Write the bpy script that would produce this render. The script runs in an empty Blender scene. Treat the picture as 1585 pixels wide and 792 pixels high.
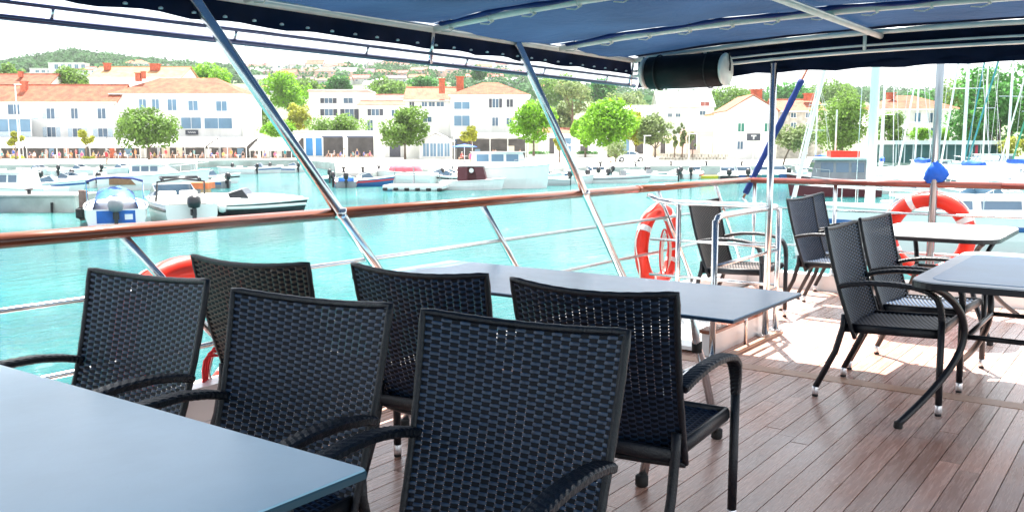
import bpy, math, random
import numpy as np
from mathutils import Vector, Matrix
random.seed(7); rng = np.random.default_rng(11)
SC = bpy.context.scene
COL = SC.collection
R = math.radians

# ------------------------------------------------------------------ camera
# World: X runs aft along the boat, Y runs to the port rail, Z up, deck at z = 0.
F, CX, CY, HC = 1420.0, 792.5, 396.0, 1.40
PITCH = math.atan(171 / 1420.0)
YAW = math.atan2(1028, 1430)
WATER, QUAY = -1.9, -0.85
cd = bpy.data.cameras.new('camera'); cam = bpy.data.objects.new('camera', cd); COL.objects.link(cam)
cd.sensor_width = 36.0; cd.lens = 36.0 * F / 1585.0; cd.clip_start = 0.05; cd.clip_end = 6000
cam.location = (0, 0, HC)
cam.rotation_euler = (math.pi / 2 - PITCH, 0, YAW - math.pi / 2)
SC.camera = cam

# ------------------------------------------------------------------ sky, sun, exposure
SUN_EL, SUN_AZ = R(65), math.atan2(0.54, 0.84)
wd = bpy.data.worlds.new('World'); SC.world = wd; wd.use_nodes = True
nt = wd.node_tree; nt.nodes.clear()
def wn(t): return nt.nodes.new(t)
wo = wn('ShaderNodeOutputWorld'); bg = wn('ShaderNodeBackground'); bg.inputs['Strength'].default_value = 0.1
sky = wn('ShaderNodeTexSky'); sky.sky_type = 'NISHITA'; sky.sun_disc = False
sky.sun_elevation = SUN_EL; sky.sun_rotation = math.pi / 2 - SUN_AZ; sky.altitude = 0; sky.dust_density = 2.0
tc = wn('ShaderNodeTexCoord'); mp = wn('ShaderNodeMapping'); mp.inputs['Scale'].default_value = (1.0, 1.0, 3.2)
nz = wn('ShaderNodeTexNoise'); nz.inputs['Scale'].default_value = 2.6; nz.inputs['Detail'].default_value = 7; nz.inputs['Roughness'].default_value = 0.58
cr = wn('ShaderNodeValToRGB'); cr.color_ramp.elements[0].position = 0.30; cr.color_ramp.elements[0].color = (0.35, 0.35, 0.35, 1)
cr.color_ramp.elements[1].position = 0.52; cr.color_ramp.elements[1].color = (1, 1, 1, 1)
mx = wn('ShaderNodeMixRGB'); mx.inputs[2].default_value = (4.6, 4.85, 5.1, 1)
nt.links.new(tc.outputs['Generated'], mp.inputs['Vector']); nt.links.new(mp.outputs[0], nz.inputs['Vector'])
nt.links.new(nz.outputs['Fac'], cr.inputs[0]); nt.links.new(cr.outputs[0], mx.inputs[0])
nt.links.new(sky.outputs[0], mx.inputs[1]); nt.links.new(mx.outputs[0], bg.inputs[0]); nt.links.new(bg.outputs[0], wo.inputs[0])
sd = bpy.data.lights.new('sun', 'SUN'); sun = bpy.data.objects.new('sun', sd); COL.objects.link(sun)
sd.energy = 5.0; sd.angle = R(0.5); sd.color = (1.0, 0.96, 0.9)
sdir = Vector((math.cos(SUN_EL) * math.cos(SUN_AZ), math.cos(SUN_EL) * math.sin(SUN_AZ), math.sin(SUN_EL)))
sun.rotation_euler = sdir.to_track_quat('Z', 'Y').to_euler()
vs = SC.view_settings; vs.view_transform = 'Standard'; vs.look = 'None'; vs.gamma = 1.0; vs.use_curve_mapping = False
vs.exposure = 2.05
SC.render.engine = 'CYCLES'

# ------------------------------------------------------------------ helpers
def ray(x, y):
    a = (x - CX) / F; b = -(y - CY) / F
    fw = math.cos(PITCH) + b * math.sin(PITCH); up = -math.sin(PITCH) + b * math.cos(PITCH)
    return Vector((fw * math.cos(YAW) + a * math.sin(YAW), fw * math.sin(YAW) - a * math.cos(YAW), up)), fw
def PZ(x, y, z):                     # pixel on a horizontal plane
    d, fw = ray(x, y); t = (z - HC) / d.z; return Vector((d.x * t, d.y * t, z))
def PV(x, y, v):                     # pixel at a given distance straight ahead
    d, fw = ray(x, y); t = v / fw; return Vector((d.x * t, d.y * t, HC + d.z * t))
def depth(y, z):                     # forward distance of a ground point seen on row y
    d, fw = ray(CX, y); return fw * (z - HC) / d.z
VIEW_RZ = YAW - math.pi / 2          # local +x = right in the picture, local +y = away
RIGHT = Vector((math.sin(YAW), -math.cos(YAW), 0)); AWAY = Vector((math.cos(YAW), math.sin(YAW), 0))

class MB:
    def __init__(s): s.v = []; s.f = []
    def add(s, vs_, fs):
        o = len(s.v); s.v += [tuple(p) for p in vs_]; s.f += [tuple(i + o for i in q) for q in fs]; return s
    def box(s, x0, x1, y0, y1, z0, z1):
        return s.add([(x0,y0,z0),(x1,y0,z0),(x1,y1,z0),(x0,y1,z0),(x0,y0,z1),(x1,y0,z1),(x1,y1,z1),(x0,y1,z1)],
                     [(0,3,2,1),(4,5,6,7),(0,1,5,4),(1,2,6,5),(2,3,7,6),(3,0,4,7)])
    def bevbox(s, x0, x1, y0, y1, z0, z1, b):       # box with chamfered upright edges and top
        def ring(i, z):
            return [(x0+b+i,y0+i,z),(x1-b-i,y0+i,z),(x1-i,y0+b+i,z),(x1-i,y1-b-i,z),(x1-b-i,y1-i,z),(x0+b+i,y1-i,z),(x0+i,y1-b-i,z),(x0+i,y0+b+i,z)]
        rs = ring(0, z0) + ring(0, z1 - b) + ring(b * .6, z1)
        fs = [tuple(range(7, -1, -1)), tuple(range(16, 24))]
        for k in (0, 8):
            for i in range(8): j = (i + 1) % 8; fs.append((k+i, k+j, k+8+j, k+8+i))
        return s.add(rs, fs)
    def prism(s, poly, z0, z1):
        n = len(poly); vs_ = [(p[0],p[1],z0) for p in poly] + [(p[0],p[1],z1) for p in poly]
        fs = [tuple(range(n-1,-1,-1)), tuple(range(n,2*n))] + [(i,(i+1)%n,n+(i+1)%n,n+i) for i in range(n)]
        return s.add(vs_, fs)
    def extr(s, poly, y0, y1):                      # poly in x,z swept along y
        n = len(poly); vs_ = [(p[0],y0,p[1]) for p in poly] + [(p[0],y1,p[1]) for p in poly]
        fs = [tuple(range(n)), tuple(range(2*n-1,n-1,-1))] + [(n+i,n+(i+1)%n,(i+1)%n,i) for i in range(n)]
        return s.add(vs_, fs)
    def tube(s, path, r, n=8, caps=True, sq=None, up=None, closed=False):
        P = [Vector(p) for p in path]; m = len(P); rs = r if hasattr(r, '__len__') else [r] * m
        vs_ = []; ref = Vector(up) if up else None
        for i, p in enumerate(P):
            if closed: t = P[(i+1) % m] - P[i-1]
            else: t = P[min(i+1,m-1)] - P[max(i-1,0)]
            t.normalize()
            if ref is None:
                ref = Vector((0,0,1)) if abs(t.z) < .9 else Vector((1,0,0))
            a = t.cross(ref)
            if a.length < 1e-4: a = t.cross(Vector((1,.3,.2)))
            a.normalize(); b = a.cross(t).normalized()
            if not up: ref = b
            qa, qb = (sq if sq else (1, 1))
            for k in range(n):
                an = 2*math.pi*(k+.5)/n
                vs_.append(p + a*math.cos(an)*rs[i]*qa + b*math.sin(an)*rs[i]*qb)
        fs = []
        for i in range(m if closed else m-1):
            i2 = (i+1) % m
            for k in range(n): k2 = (k+1) % n; fs.append((i*n+k, i*n+k2, i2*n+k2, i2*n+k))
        if caps and not closed: fs += [tuple(range(n-1,-1,-1)), tuple((m-1)*n+k for k in range(n))]
        return s.add(vs_, fs)
    def lathe(s, prof, c=(0,0,0), n=16, axis='z'):  # prof = [(r, h)]
        vs_ = []
        for (r, h) in prof:
            for k in range(n):
                a = 2*math.pi*k/n; x, y = r*math.cos(a), r*math.sin(a)
                q = (x,y,h) if axis == 'z' else ((h,x,y) if axis == 'x' else (y,h,x))
                vs_.append((q[0]+c[0], q[1]+c[1], q[2]+c[2]))
        fs = []
        for i in range(len(prof)-1):
            for k in range(n): k2 = (k+1) % n; fs.append((i*n+k, i*n+k2, (i+1)*n+k2, (i+1)*n+k))
        m = len(prof)
        fs += [tuple(range(n-1,-1,-1)), tuple((m-1)*n+k for k in range(n))]
        return s.add(vs_, fs)
    def xf(s, M):
        s.v = [tuple(M @ Vector(p)) for p in s.v]; return s
    def mesh(s, name, smooth=False):
        me = bpy.data.meshes.new(name); me.from_pydata(s.v, [], s.f); me.update()
        if smooth: me.polygons.foreach_set('use_smooth', [True] * len(me.polygons))
        return me
    def build(s, name, m=None, parent=None, smooth=False):
        return link(name, s.mesh(name, smooth), m, parent)
def link(name, me, m=None, parent=None):
    o = bpy.data.objects.new(name, me); COL.objects.link(o)
    if m is not None and not me.materials: me.materials.append(m)
    if parent is not None: o.parent = parent
    return o
def tag(o, label, cat, group=None):
    o['label'] = label; o['category'] = cat
    if group: o['group'] = group
    return o
def thing(name, label, cat, loc=(0,0,0), rz=0, group=None):
    o = bpy.data.objects.new(name, None); COL.objects.link(o); o.empty_display_size = .2
    o.location = loc; o.rotation_euler = (0,0,rz); return tag(o, label, cat, group)
def struct(o): o['kind'] = 'structure'; return o
def stuff(o): o['kind'] = 'stuff'; return o
def kids(o): return [c for c in bpy.data.objects if c.parent == o]
def dup(root, loc, rz, label, group=None):
    r = root.copy(); COL.objects.link(r); r.location = loc; r.rotation_euler = (0,0,rz); r['label'] = label
    if group: r['group'] = group
    for ch in root.children:
        c = ch.copy(); COL.objects.link(c); c.parent = r
        for g in ch.children:
            d = g.copy(); COL.objects.link(d); d.parent = c
    return r

# ------------------------------------------------------------------ materials
def mat(name, col, rough=.5, metal=0., spec=.5, var=0., scale=6., bump=0., bscale=40., rnd=0., trans=0., stretch=None, coat=0., col2=None):
    m = bpy.data.materials.new(name); m.use_nodes = True; t = m.node_tree; N = t.nodes; L = t.links
    b = N['Principled BSDF']; b.inputs['Roughness'].default_value = rough; b.inputs['Metallic'].default_value = metal
    b.inputs['Specular IOR Level'].default_value = spec; b.inputs['Coat Weight'].default_value = coat
    c = (col[0], col[1], col[2], 1); b.inputs['Base Color'].default_value = c
    out = None
    if var or bump or rnd:
        g = N.new('ShaderNodeNewGeometry'); vec = g.outputs['Position']
        if stretch:
            q = N.new('ShaderNodeMapping'); q.inputs['Scale'].default_value = stretch; L.new(vec, q.inputs[0]); vec = q.outputs[0]
    if var:
        n = N.new('ShaderNodeTexNoise'); n.inputs['Scale'].default_value = scale; n.inputs['Detail'].default_value = 5; L.new(vec, n.inputs['Vector'])
        r_ = N.new('ShaderNodeValToRGB'); r_.color_ramp.elements[0].position = .3; r_.color_ramp.elements[1].position = .7
        lo = col2 if col2 else [x*(1-var) for x in col]; hi = [min(1, x*(1+var*.6)) for x in col]
        r_.color_ramp.elements[0].color = (*lo, 1); r_.color_ramp.elements[1].color = (*hi, 1)
        L.new(n.outputs['Fac'], r_.inputs[0]); out = r_.outputs[0]
    if rnd:
        oi = N.new('ShaderNodeObjectInfo'); h = N.new('ShaderNodeHueSaturation')
        mr = N.new('ShaderNodeMapRange'); mr.inputs[3].default_value = 1-rnd; mr.inputs[4].default_value = 1+rnd
        L.new(oi.outputs['Random'], mr.inputs[0]); L.new(mr.outputs[0], h.inputs['Value'])
        if out: L.new(out, h.inputs['Color'])
        else: h.inputs['Color'].default_value = c
        out = h.outputs[0]
    if out: L.new(out, b.inputs['Base Color'])
    if bump:
        n2 = N.new('ShaderNodeTexNoise'); n2.inputs['Scale'].default_value = bscale; n2.inputs['Detail'].default_value = 4; L.new(vec, n2.inputs['Vector'])
        bp = N.new('ShaderNodeBump'); bp.inputs['Strength'].default_value = bump; bp.inputs['Distance'].default_value = .02
        L.new(n2.outputs['Fac'], bp.inputs['Height']); L.new(bp.outputs[0], b.inputs['Normal'])
    if trans:
        tr = N.new('ShaderNodeBsdfTranslucent'); ms = N.new('ShaderNodeMixShader'); ms.inputs[0].default_value = trans
        if out: L.new(out, tr.inputs[0])
        else: tr.inputs[0].default_value = c
        L.new(b.outputs[0], ms.inputs[1]); L.new(tr.outputs[0], ms.inputs[2]); L.new(ms.outputs[0], N['Material Output'].inputs[0])
    return m
M = dict(
    chrome=mat('stainless_steel', (.72,.73,.74), .22, 1.0, var=.15, scale=14, bump=.03, bscale=30),
    cream_pipe=mat('painted_pipe', (.82,.79,.72), .3, 0, .5, var=.12, scale=9),
    white=mat('white_gelcoat', (.80,.81,.80), .25, 0, .5, var=.06, scale=3),
    black_metal=mat('black_metal', (.012,.013,.017), .38, 0, .5),
    tube_dark=mat('dark_anodised_tube', (.10,.11,.20), .3, .8),
    rubber=mat('black_rubber', (.012,.012,.012), .7),
    wicker=mat('wicker_strand', (.010,.036,.085), .34, 0, .55, var=.35, scale=60, rnd=.22),
    wicker_br=mat('brown_wicker_strand', (.085,.062,.050), .45, 0, .4, var=.3, scale=60),
    wicker_b=mat('wicker_frame', (.004,.006,.011), .40, 0, .5, bump=.25, bscale=160),
    alu=mat('aluminium_cap', (.75,.75,.77), .3, .9),
    table_top=mat('grey_laminate', (.18,.34,.52), .34, 0, .6, var=.10, scale=5, bump=.02, bscale=90),
    table_rim=mat('light_laminate', (.62,.64,.66), .35, 0, .5, var=.08),
    teak_rail=None, teak=None,
    stake=mat('wicker_stake', (.0025,.005,.011), .6, 0, .3),  # near-black so the stakes also paint the shaded gaps behind the strands
    caulk=mat('deck_caulk', (.085,.055,.045), .7),
    orange=mat('lifebuoy_orange', (.74,.026,.010), .40, 0, .4, var=.12, scale=8),
    tape=mat('reflective_tape', (.72,.74,.75), .3, .2),
    rope_w=mat('white_rope', (.70,.68,.62), .8),
    rope_r=mat('red_rope', (.65,.03,.03), .7),
    navy=mat('navy_canvas', (.006,.012,.040), .8, 0, .2, var=.3, scale=7),
    blue_cloth=mat('blue_cloth', (.01,.10,.52), .6, 0, .3, var=.3, scale=6),
    blue_cloth2=mat('dark_blue_cloth', (.008,.03,.16), .7, 0, .3, var=.3, scale=6),
)
# ------------------------------------------------------------------ special materials
def wood(name, c1, c2, rough, rnd, axis='x', wear=0):
    m = bpy.data.materials.new(name); m.use_nodes = True; t = m.node_tree; N = t.nodes; L = t.links; b = N['Principled BSDF']
    g = N.new('ShaderNodeNewGeometry'); oi = N.new('ShaderNodeObjectInfo')
    ad = N.new('ShaderNodeVectorMath'); ad.operation = 'MULTIPLY_ADD'
    cmb = N.new('ShaderNodeCombineXYZ'); L.new(oi.outputs['Random'], cmb.inputs[0]); L.new(oi.outputs['Random'], cmb.inputs[2])
    ad.inputs[1].default_value = (37, 11, 53); L.new(cmb.outputs[0], ad.inputs[0]); L.new(g.outputs['Position'], ad.inputs[2])
    mp_ = N.new('ShaderNodeMapping'); mp_.inputs['Scale'].default_value = (2.2,34,34) if axis == 'x' else (34,2.2,34); L.new(ad.outputs[0], mp_.inputs[0])
    n = N.new('ShaderNodeTexNoise'); n.inputs['Scale'].default_value = 1.6; n.inputs['Detail'].default_value = 8; n.inputs['Roughness'].default_value = .65; L.new(mp_.outputs[0], n.inputs['Vector'])
    r_ = N.new('ShaderNodeValToRGB'); r_.color_ramp.elements[0].position = .3; r_.color_ramp.elements[1].position = .72
    r_.color_ramp.elements[0].color = (*c1,1); r_.color_ramp.elements[1].color = (*c2,1); L.new(n.outputs['Fac'], r_.inputs[0])
    h = N.new('ShaderNodeHueSaturation'); mr = N.new('ShaderNodeMapRange'); mr.inputs[3].default_value = 1-rnd; mr.inputs[4].default_value = 1+rnd
    L.new(oi.outputs['Random'], mr.inputs[0]); L.new(mr.outputs[0], h.inputs['Value']); L.new(r_.outputs[0], h.inputs['Color'])
    out = h.outputs[0]
    if wear:
        n3 = N.new('ShaderNodeTexNoise'); n3.inputs['Scale'].default_value = 1.7; n3.inputs['Detail'].default_value = 6; L.new(g.outputs['Position'], n3.inputs['Vector'])
        r3 = N.new('ShaderNodeValToRGB'); r3.color_ramp.elements[0].position = .42; r3.color_ramp.elements[1].position = .68; L.new(n3.outputs['Fac'], r3.inputs[0])
        mx3 = N.new('ShaderNodeMixRGB'); mx3.inputs[2].default_value = (.64,.51,.46,1)
        ml = N.new('ShaderNodeMath'); ml.operation = 'MULTIPLY'; ml.inputs[1].default_value = wear; L.new(r3.outputs[0], ml.inputs[0]); L.new(ml.outputs[0], mx3.inputs[0])
        L.new(out, mx3.inputs[1]); out = mx3.outputs[0]
    L.new(out, b.inputs['Base Color'])
    rr = N.new('ShaderNodeMapRange'); rr.inputs[3].default_value = rough-.12; rr.inputs[4].default_value = rough+.15; L.new(n.outputs['Fac'], rr.inputs[0]); L.new(rr.outputs[0], b.inputs['Roughness'])
    bp = N.new('ShaderNodeBump'); bp.inputs['Strength'].default_value = .25; bp.inputs['Distance'].default_value = .004; L.new(n.outputs['Fac'], bp.inputs['Height']); L.new(bp.outputs[0], b.inputs['Normal'])
    return m
M['teak'] = wood('teak_plank', (.40,.185,.13), (.68,.41,.32), .25, .30, wear=.6)
M['teak_b'] = wood('teak_border', (.36,.19,.11), (.52,.29,.19), .42, .15, axis='y', wear=.3)
M['teak_rail'] = wood('varnished_teak', (.13,.032,.018), (.30,.095,.045), .2, .1)
M['teak_rail_s'] = wood('varnished_teak_stern', (.13,.025,.016), (.27,.06,.04), .2, .1, axis='y')

def canvas():
    m = bpy.data.materials.new('blue_canopy_canvas'); m.use_nodes = True; t = m.node_tree; N = t.nodes; L = t.links; b = N['Principled BSDF']
    g = N.new('ShaderNodeNewGeometry'); n = N.new('ShaderNodeTexNoise'); n.inputs['Scale'].default_value = 1.3; n.inputs['Detail'].default_value = 5; L.new(g.outputs['Position'], n.inputs['Vector'])
    r_ = N.new('ShaderNodeValToRGB'); r_.color_ramp.elements[0].color = (.011,.028,.066,1); r_.color_ramp.elements[1].color = (.021,.052,.116,1)
    r_.color_ramp.elements[0].position = .3; r_.color_ramp.elements[1].position = .7; L.new(n.outputs['Fac'], r_.inputs[0]); L.new(r_.outputs[0], b.inputs['Base Color'])
    b.inputs['Roughness'].default_value = .8
    n9 = N.new('ShaderNodeTexNoise'); n9.inputs['Scale'].default_value = 5; n9.inputs['Detail'].default_value = 6; n9.inputs['Distortion'].default_value = 1.5; L.new(g.outputs['Position'], n9.inputs['Vector'])
    b9 = N.new('ShaderNodeBump'); b9.inputs['Strength'].default_value = .5; b9.inputs['Distance'].default_value = .03; L.new(n9.outputs['Fac'], b9.inputs['Height']); L.new(b9.outputs[0], b.inputs['Normal'])
    tr = N.new('ShaderNodeBsdfTranslucent'); L.new(r_.outputs[0], tr.inputs[0]); ms = N.new('ShaderNodeMixShader'); ms.inputs[0].default_value = .30
    L.new(b.outputs[0], ms.inputs[1]); L.new(tr.outputs[0], ms.inputs[2]); L.new(ms.outputs[0], N['Material Output'].inputs[0])
    return m
M['canvas'] = canvas()

# ------------------------------------------------------------------ the boat: hull, deck, planks
YP, YS, XF, XA = 3.5, -1.1, -4.0, 8.95          # port rail, starboard rail, forward end, stern rail
hull = thing('boat_hull', 'white hull and low bulwark of the boat under the planked deck', 'boat hull')
b = MB()
for (y, s) in ((YP, 1), (YS, -1)):
    b.add([(XF,y+.10*s,-2.3),(XA+.1,y+.02*s,-2.3),(XA+.1,y+.10*s,-.02),(XF,y+.10*s,-.02),
           (XF,y-.02*s,-2.3),(XA+.1,y-.02*s,-2.3),(XA+.1,y-.02*s,-.02),(XF,y-.02*s,-.02)],
          [(0,1,2,3),(7,6,5,4),(3,2,6,7),(0,4,5,1),(1,5,6,2),(0,3,7,4)])
b.box(XA+.02, XA+.16, YS-.02, YP+.02, -2.3, -.02)
b.build('side_plating', M['white'], hull)
b = MB()
b.box(XF, XA+.12, YP-.05, YP+.085, -.02, .17).box(XF, XA+.12, YS-.085, YS+.05, -.02, .17)
b.box(XA-.05, XA+.11, YS+.051, YP-.051, -.02, .15)
b.box(XF, 3.3, YP-.046, YP+.08, .171, .33)
b.build('bulwark', M['white'], hull)
deck = struct(MB().box(XF, XA-.051, YS+.051, YP-.051, -.12, -.006).build('deck', M['caulk']))
unit = MB().box(-.5,.5,-.5,.5,-.5,.5).mesh('plank'); unit.materials.append(M['teak'])
PW = .0905; rows = int((YP - YS - .11) / PW)
hid = MB(); npl = 0
def plank(x0, x1, yc):
    global npl
    if x1 < 1.15 or npl >= 285:
        hid.box(x0+.002, x1-.002, yc-PW/2+.0028, yc+PW/2-.0028, -.03, random.uniform(-.0012, 0)); return
    o = link('plank', unit, None, deck); o.scale = (x1-x0-.0035, PW-.0044, .03)
    o.location = ((x0+x1)/2, yc, -.015 + random.uniform(-.0012, .0004)); npl += 1
for i in range(rows):
    yc = YS + .055 + PW * (i + .5)
    x = XF
    cuts = [XF, -1.8]
    x = 1.1 + random.uniform(-.5, .6); 
    cuts.append(x)
    while x < 4.6:
        x += random.uniform(1.3, 2.3)
        if x < 5.1: cuts.append(x)
    cuts.append(5.46)
    for a_, b_ in zip(cuts[:-1], cuts[1:]): plank(a_, b_, yc)
    c2 = [5.60, 5.98, 6.0 + random.uniform(.9, 1.9), XA-.06]
    c2 = [5.60, 6.3 + random.uniform(0, 1.6), XA-.06]
    for a_, b_ in zip(c2[:-1], c2[1:]): plank(a_, b_, yc)
hp = stuff(hid.build('plank', M['teak'], deck))
ub = MB().box(-.5,.5,-.5,.5,-.5,.5).mesh('border_board'); ub.materials.append(M['teak_b'])
for (y0, y1) in ((-1.04, .35), (.353, 1.9), (1.903, 3.44)):
    o = link('border_board', ub, None, deck); o.scale = (.128, y1-y0, .03); o.location = (5.53, (y0+y1)/2, -.0135)

# ------------------------------------------------------------------ port and stern rail
LEAN = .84
rail = thing('side_railing', 'wooden handrail on leaning steel stanchions along the port side of the deck', 'railing', (0, YP, 0))
def railprof(path, up, w=.045, h=.03): return MB().tube(path, 1.0, 10, True, (w, h), up)
seg = [-4.0, .9, 3.32, 6.6, 8.98]
for a_, b_ in zip(seg[:-1], seg[1:]):
    railprof([(a_+.002,0,1.05),(b_-.002,0,1.05)], (0,0,1)).build('handrail', M['teak_rail'], rail, True)
for x in seg[1:-1]:
    MB().tube([(x-.02,0,1.05),(x+.02,0,1.05)], 1.0, 10, True, (.047,.032), (0,0,1)).build('joint_band', M['teak_rail'], rail)
for z in (.79, .505):
    MB().tube([(-4,0,z),(8.95,0,z)], .0125, 8).build('mid_rail', M['chrome'], rail, True)
for xr in (-1.5, -.3, .9, 2.12, 4.55, 6.95, 8.15):
    o = MB().tube([(xr+LEAN*.9,0,.15),(xr,0,1.03)], .019, 10).build('stanchion', M['chrome'], rail, True)
    MB().lathe([(.045,0),(.045,.012),(.024,.02)], (xr+LEAN*.9,0,.172), 14).build('base_flange', M['chrome'], o, True)
stern = thing('stern_railing', 'dark red wooden rail across the stern on steel stanchions', 'railing', (XA, 0, 0))
for a_, b_ in ((-1.1, 1.2), (1.2, 3.45)):
    railprof([(0,a_+.002,1.05),(0,b_-.002,1.05)], (0,0,1)).build('handrail', M['teak_rail_s'], stern, True)
for z in (.78, .42):
    MB().tube([(0,-1.1,z),(0,3.46,z)], .0125, 8).build('mid_rail', M['chrome'], stern, True)
for y in (-1.08, -.2, .75, 2.62, 3.42):
    o = MB().tube([(0,y,.14),(0,y,1.03)], .019, 10).build('stanchion', M['chrome'], stern, True)
    MB().lathe([(.045,0),(.045,.012),(.024,.02)], (0,y,.152), 14).build('base_flange', M['chrome'], o, True)
pole = thing('stern_pole', 'tall grey steel pole at the stern rail with a blue cloth tied on', 'pole', (XA-.02, 1.745, 0))
MB().tube([(0,0,.15),(0,0,3.6)], .034, 14).build('shaft', mat('grey_pole', (.33,.37,.40), .25, .7), pole, True)
b = MB().lathe([(.036,1.075),(.062,1.09),(.085,1.12),(.090,1.16),(.074,1.20),(.055,1.225),(.036,1.24)], (0,0,0), 22)
for i, p in enumerate(b.v):
    an = math.atan2(p[1], p[0]); k = 1+.14*math.sin(3*an+p[2]*31)+.08*math.sin(7*an-p[2]*60); e = 1.55 if p[1] < 0 else 1.15
    b.v[i] = (p[0]*k*.85, p[1]*k*e*.8, p[2]+.022*math.sin(2*an+1)+.008*math.sin(9*an))
b.build('tied_cloth', M['blue_cloth'], pole, True)

# ------------------------------------------------------------------ canopy
can = thing('canopy', 'blue canvas sun canopy on a pale pipe frame over the deck', 'canopy', (0, 0, 0))
YC = 1.2
def camber(y): u = (y-YC)/(YP-YC); return 2.155 - .095*abs(u)**2.2
ribs = [-3.9, -2.5, -1.1, .2, 1.45, 2.77, 4.09, 5.41, 6.5]
for x0, x1 in zip(ribs[:-1], ribs[1:]):
    b = MB(); nx, ny = 10, 26
    for i in range(nx+1):
        for j in range(ny+1):
            u = i/nx; y = YS + (YP-YS)*j/ny; x = x0+.003+(x1-x0-.006)*u
            z = camber(y)+.034 - .035*math.sin(math.pi*u)*(1-.3*math.cos(j*.9+x0)) + .004*math.sin(j*1.7+i*2.1+x0)
            b.v.append((x, y, z))
    b.f = [(i*(ny+1)+j, (i+1)*(ny+1)+j, (i+1)*(ny+1)+j+1, i*(ny+1)+j+1) for i in range(nx) for j in range(ny)]
    b.build('canvas_panel', M['canvas'], can, True)
for k, x in enumerate(ribs):
    ys = [YS + (YP-YS)*j/18 for j in range(19)]
    rb = MB().tube([(x, y, camber(y)) for y in ys], .019, 10).build('rib', M['cream_pipe'], can, True)
    if 1 < x < 6.4:      # lacing sleeve along the rib, with ties
        MB().tube([(x-.045, y, camber(y)+.012+.006*math.sin(y*9)) for y in [YS+.1+(YP-YS-.2)*j/40 for j in range(41)]], [.020+.006*math.sin(j*1.9) for j in range(41)], 8, True, (1,.55), (0,0,1)).build('canvas_sleeve', M['blue_cloth2'], rb, True)
        t = MB()
        for j in range(16):
            y = YS+.25+j*.28; z = camber(y)
            t.tube([(x+.026*math.cos(a)-.012, y+.008*math.sin(a*.5), z+.026*math.sin(a)) for a in [k2*math.pi/4 for k2 in range(9)]], .0045, 5)
            t.tube([(x+.01,y,z-.022),(x+.03,y+.05,z-.034),(x+.02,y+.10,z-.028)], .0035, 5)
        stuff(t.build('lacing_ties', M['rope_w'], rb, True))
for y in (YP, YS):
    MB().tube([(-3.95,y,2.06),(6.55,y,2.06)], .021, 10).build('edge_pipe', M['cream_pipe'], can, True)
MB().tube([(-3.9,1.65,camber(1.65)-.03),(6.5,1.65,camber(1.65)-.03)], .021, 10).build('stringer', M['cream_pipe'], can, True)
# side valance with studs and the two curtain tubes below it
def valance(p0, p1, z0, z1, out, n, name, m):
    b = MB(); p0, p1 = Vector(p0), Vector(p1)
    for i in range(n+1):
        p = p0.lerp(p1, i/n)
        for j in range(4):
            w = .018*math.sin(i*1.3)*j/3 + .010*math.sin(i*.47+j)
            zz = z0 + (z1-z0)*j/3 + (.012*abs(math.sin(i*.55)) if j == 3 else 0)
            q = p + Vector(out)*(.02+w); b.v.append((q.x, q.y, zz))
    b.f = [(i*4+j, (i+1)*4+j, (i+1)*4+j+1, i*4+j+1) for i in range(n) for j in range(3)]
    return b.build(name, m, can, True)
va = valance((-3.9,YP,0), (6.5,YP,0), 2.085, 1.945, (0,1,0), 120, 'valance', M['navy'])
st = MB()
for i in range(34):
    st.lathe([(.010,0),(.010,.006),(.004,.010)], (1.2+i*.16, YP-.035, 1.962), 8, 'z')
valance((-3.9,YS,0), (6.5,YS,0), 2.085, 1.945, (0,-1,0), 120, 'valance', M['navy'])
stuff(st.build('studs', M['alu'], va))
for (z, r_, y) in ((1.925, .009, YP+.03), (1.872, .014, YP+.05)):
    MB().tube([(-3.9,y,z),(6.62,y,z)], r_, 8).build('curtain_tube', M['tube_dark'], can, True)
for i in range(12):
    x = -3.2+i*.85
    MB().tube([(x,YP+.05,1.872),(x,YP+.03,1.925)], .007, 6).build('tube_link', M['chrome'], can, True)
for x in (.2, 4.09, 6.5, -2.5):
    MB().tube([(x+.03,YP+.022,2.06),(x+.03,YP+.045,1.87)], .014, 8).build('hanger', M['chrome'], can, True)
vb = []
valance((6.56,YS,0), (6.56,YP,0), 2.09, 1.915, (1,0,0), 60, 'stern_valance', M['navy'])
b = MB()
for i in range(41):
    y = YS+(YP-YS)*i/40; z = camber(y)
    for (xx, zz) in ((6.50,z+.04),(6.60,z+.03),(6.63,z-.05),(6.61,z-.14),(6.57,z-.20+.012*math.sin(i*.9))): b.v.append((xx,y,zz))
b.f = [(i*5+j, (i+1)*5+j, (i+1)*5+j+1, i*5+j+1) for i in range(40) for j in range(4)]
b.build('stern_valance', M['navy'], can, True)
for (z, r_) in ((-.085, .008), (-.125, .012)):
    MB().tube([(6.5, YS+(YP-YS)*j/18, camber(YS+(YP-YS)*j/18)+z) for j in range(19)], r_, 8).build('curtain_tube', M['cream_pipe'], can, True)
for j in range(4):
    y = YS+.55+j*1.15; MB().tube([(6.5,y,camber(y)),(6.5,y,camber(y)-.125)], .012, 8).build('hanger', M['cream_pipe'], can, True)
for xr, in ((.85,), (3.30,), (5.72,), (-1.6,)):
    o = MB().tube([(xr+LEAN*.9,YP-.055,.15),(xr-LEAN*.99,YP-.025,2.05)], .027, 14).build('leaning_post', M['chrome'], can, True)
    MB().lathe([(.06,0),(.06,.012),(.034,.022)], (xr+LEAN*.9,YP-.055,.172), 16).build('base_flange', M['chrome'], o, True)
    MB().lathe([(.033,0),(.033,.05)], (xr,YP-.043,1.03), 14).build('clamp', M['chrome'], o, True)
o = MB().tube([(6.5,2.37,.0),(6.5,2.37,1.98)], .024, 14).build('stern_post', M['chrome'], can, True)
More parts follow.
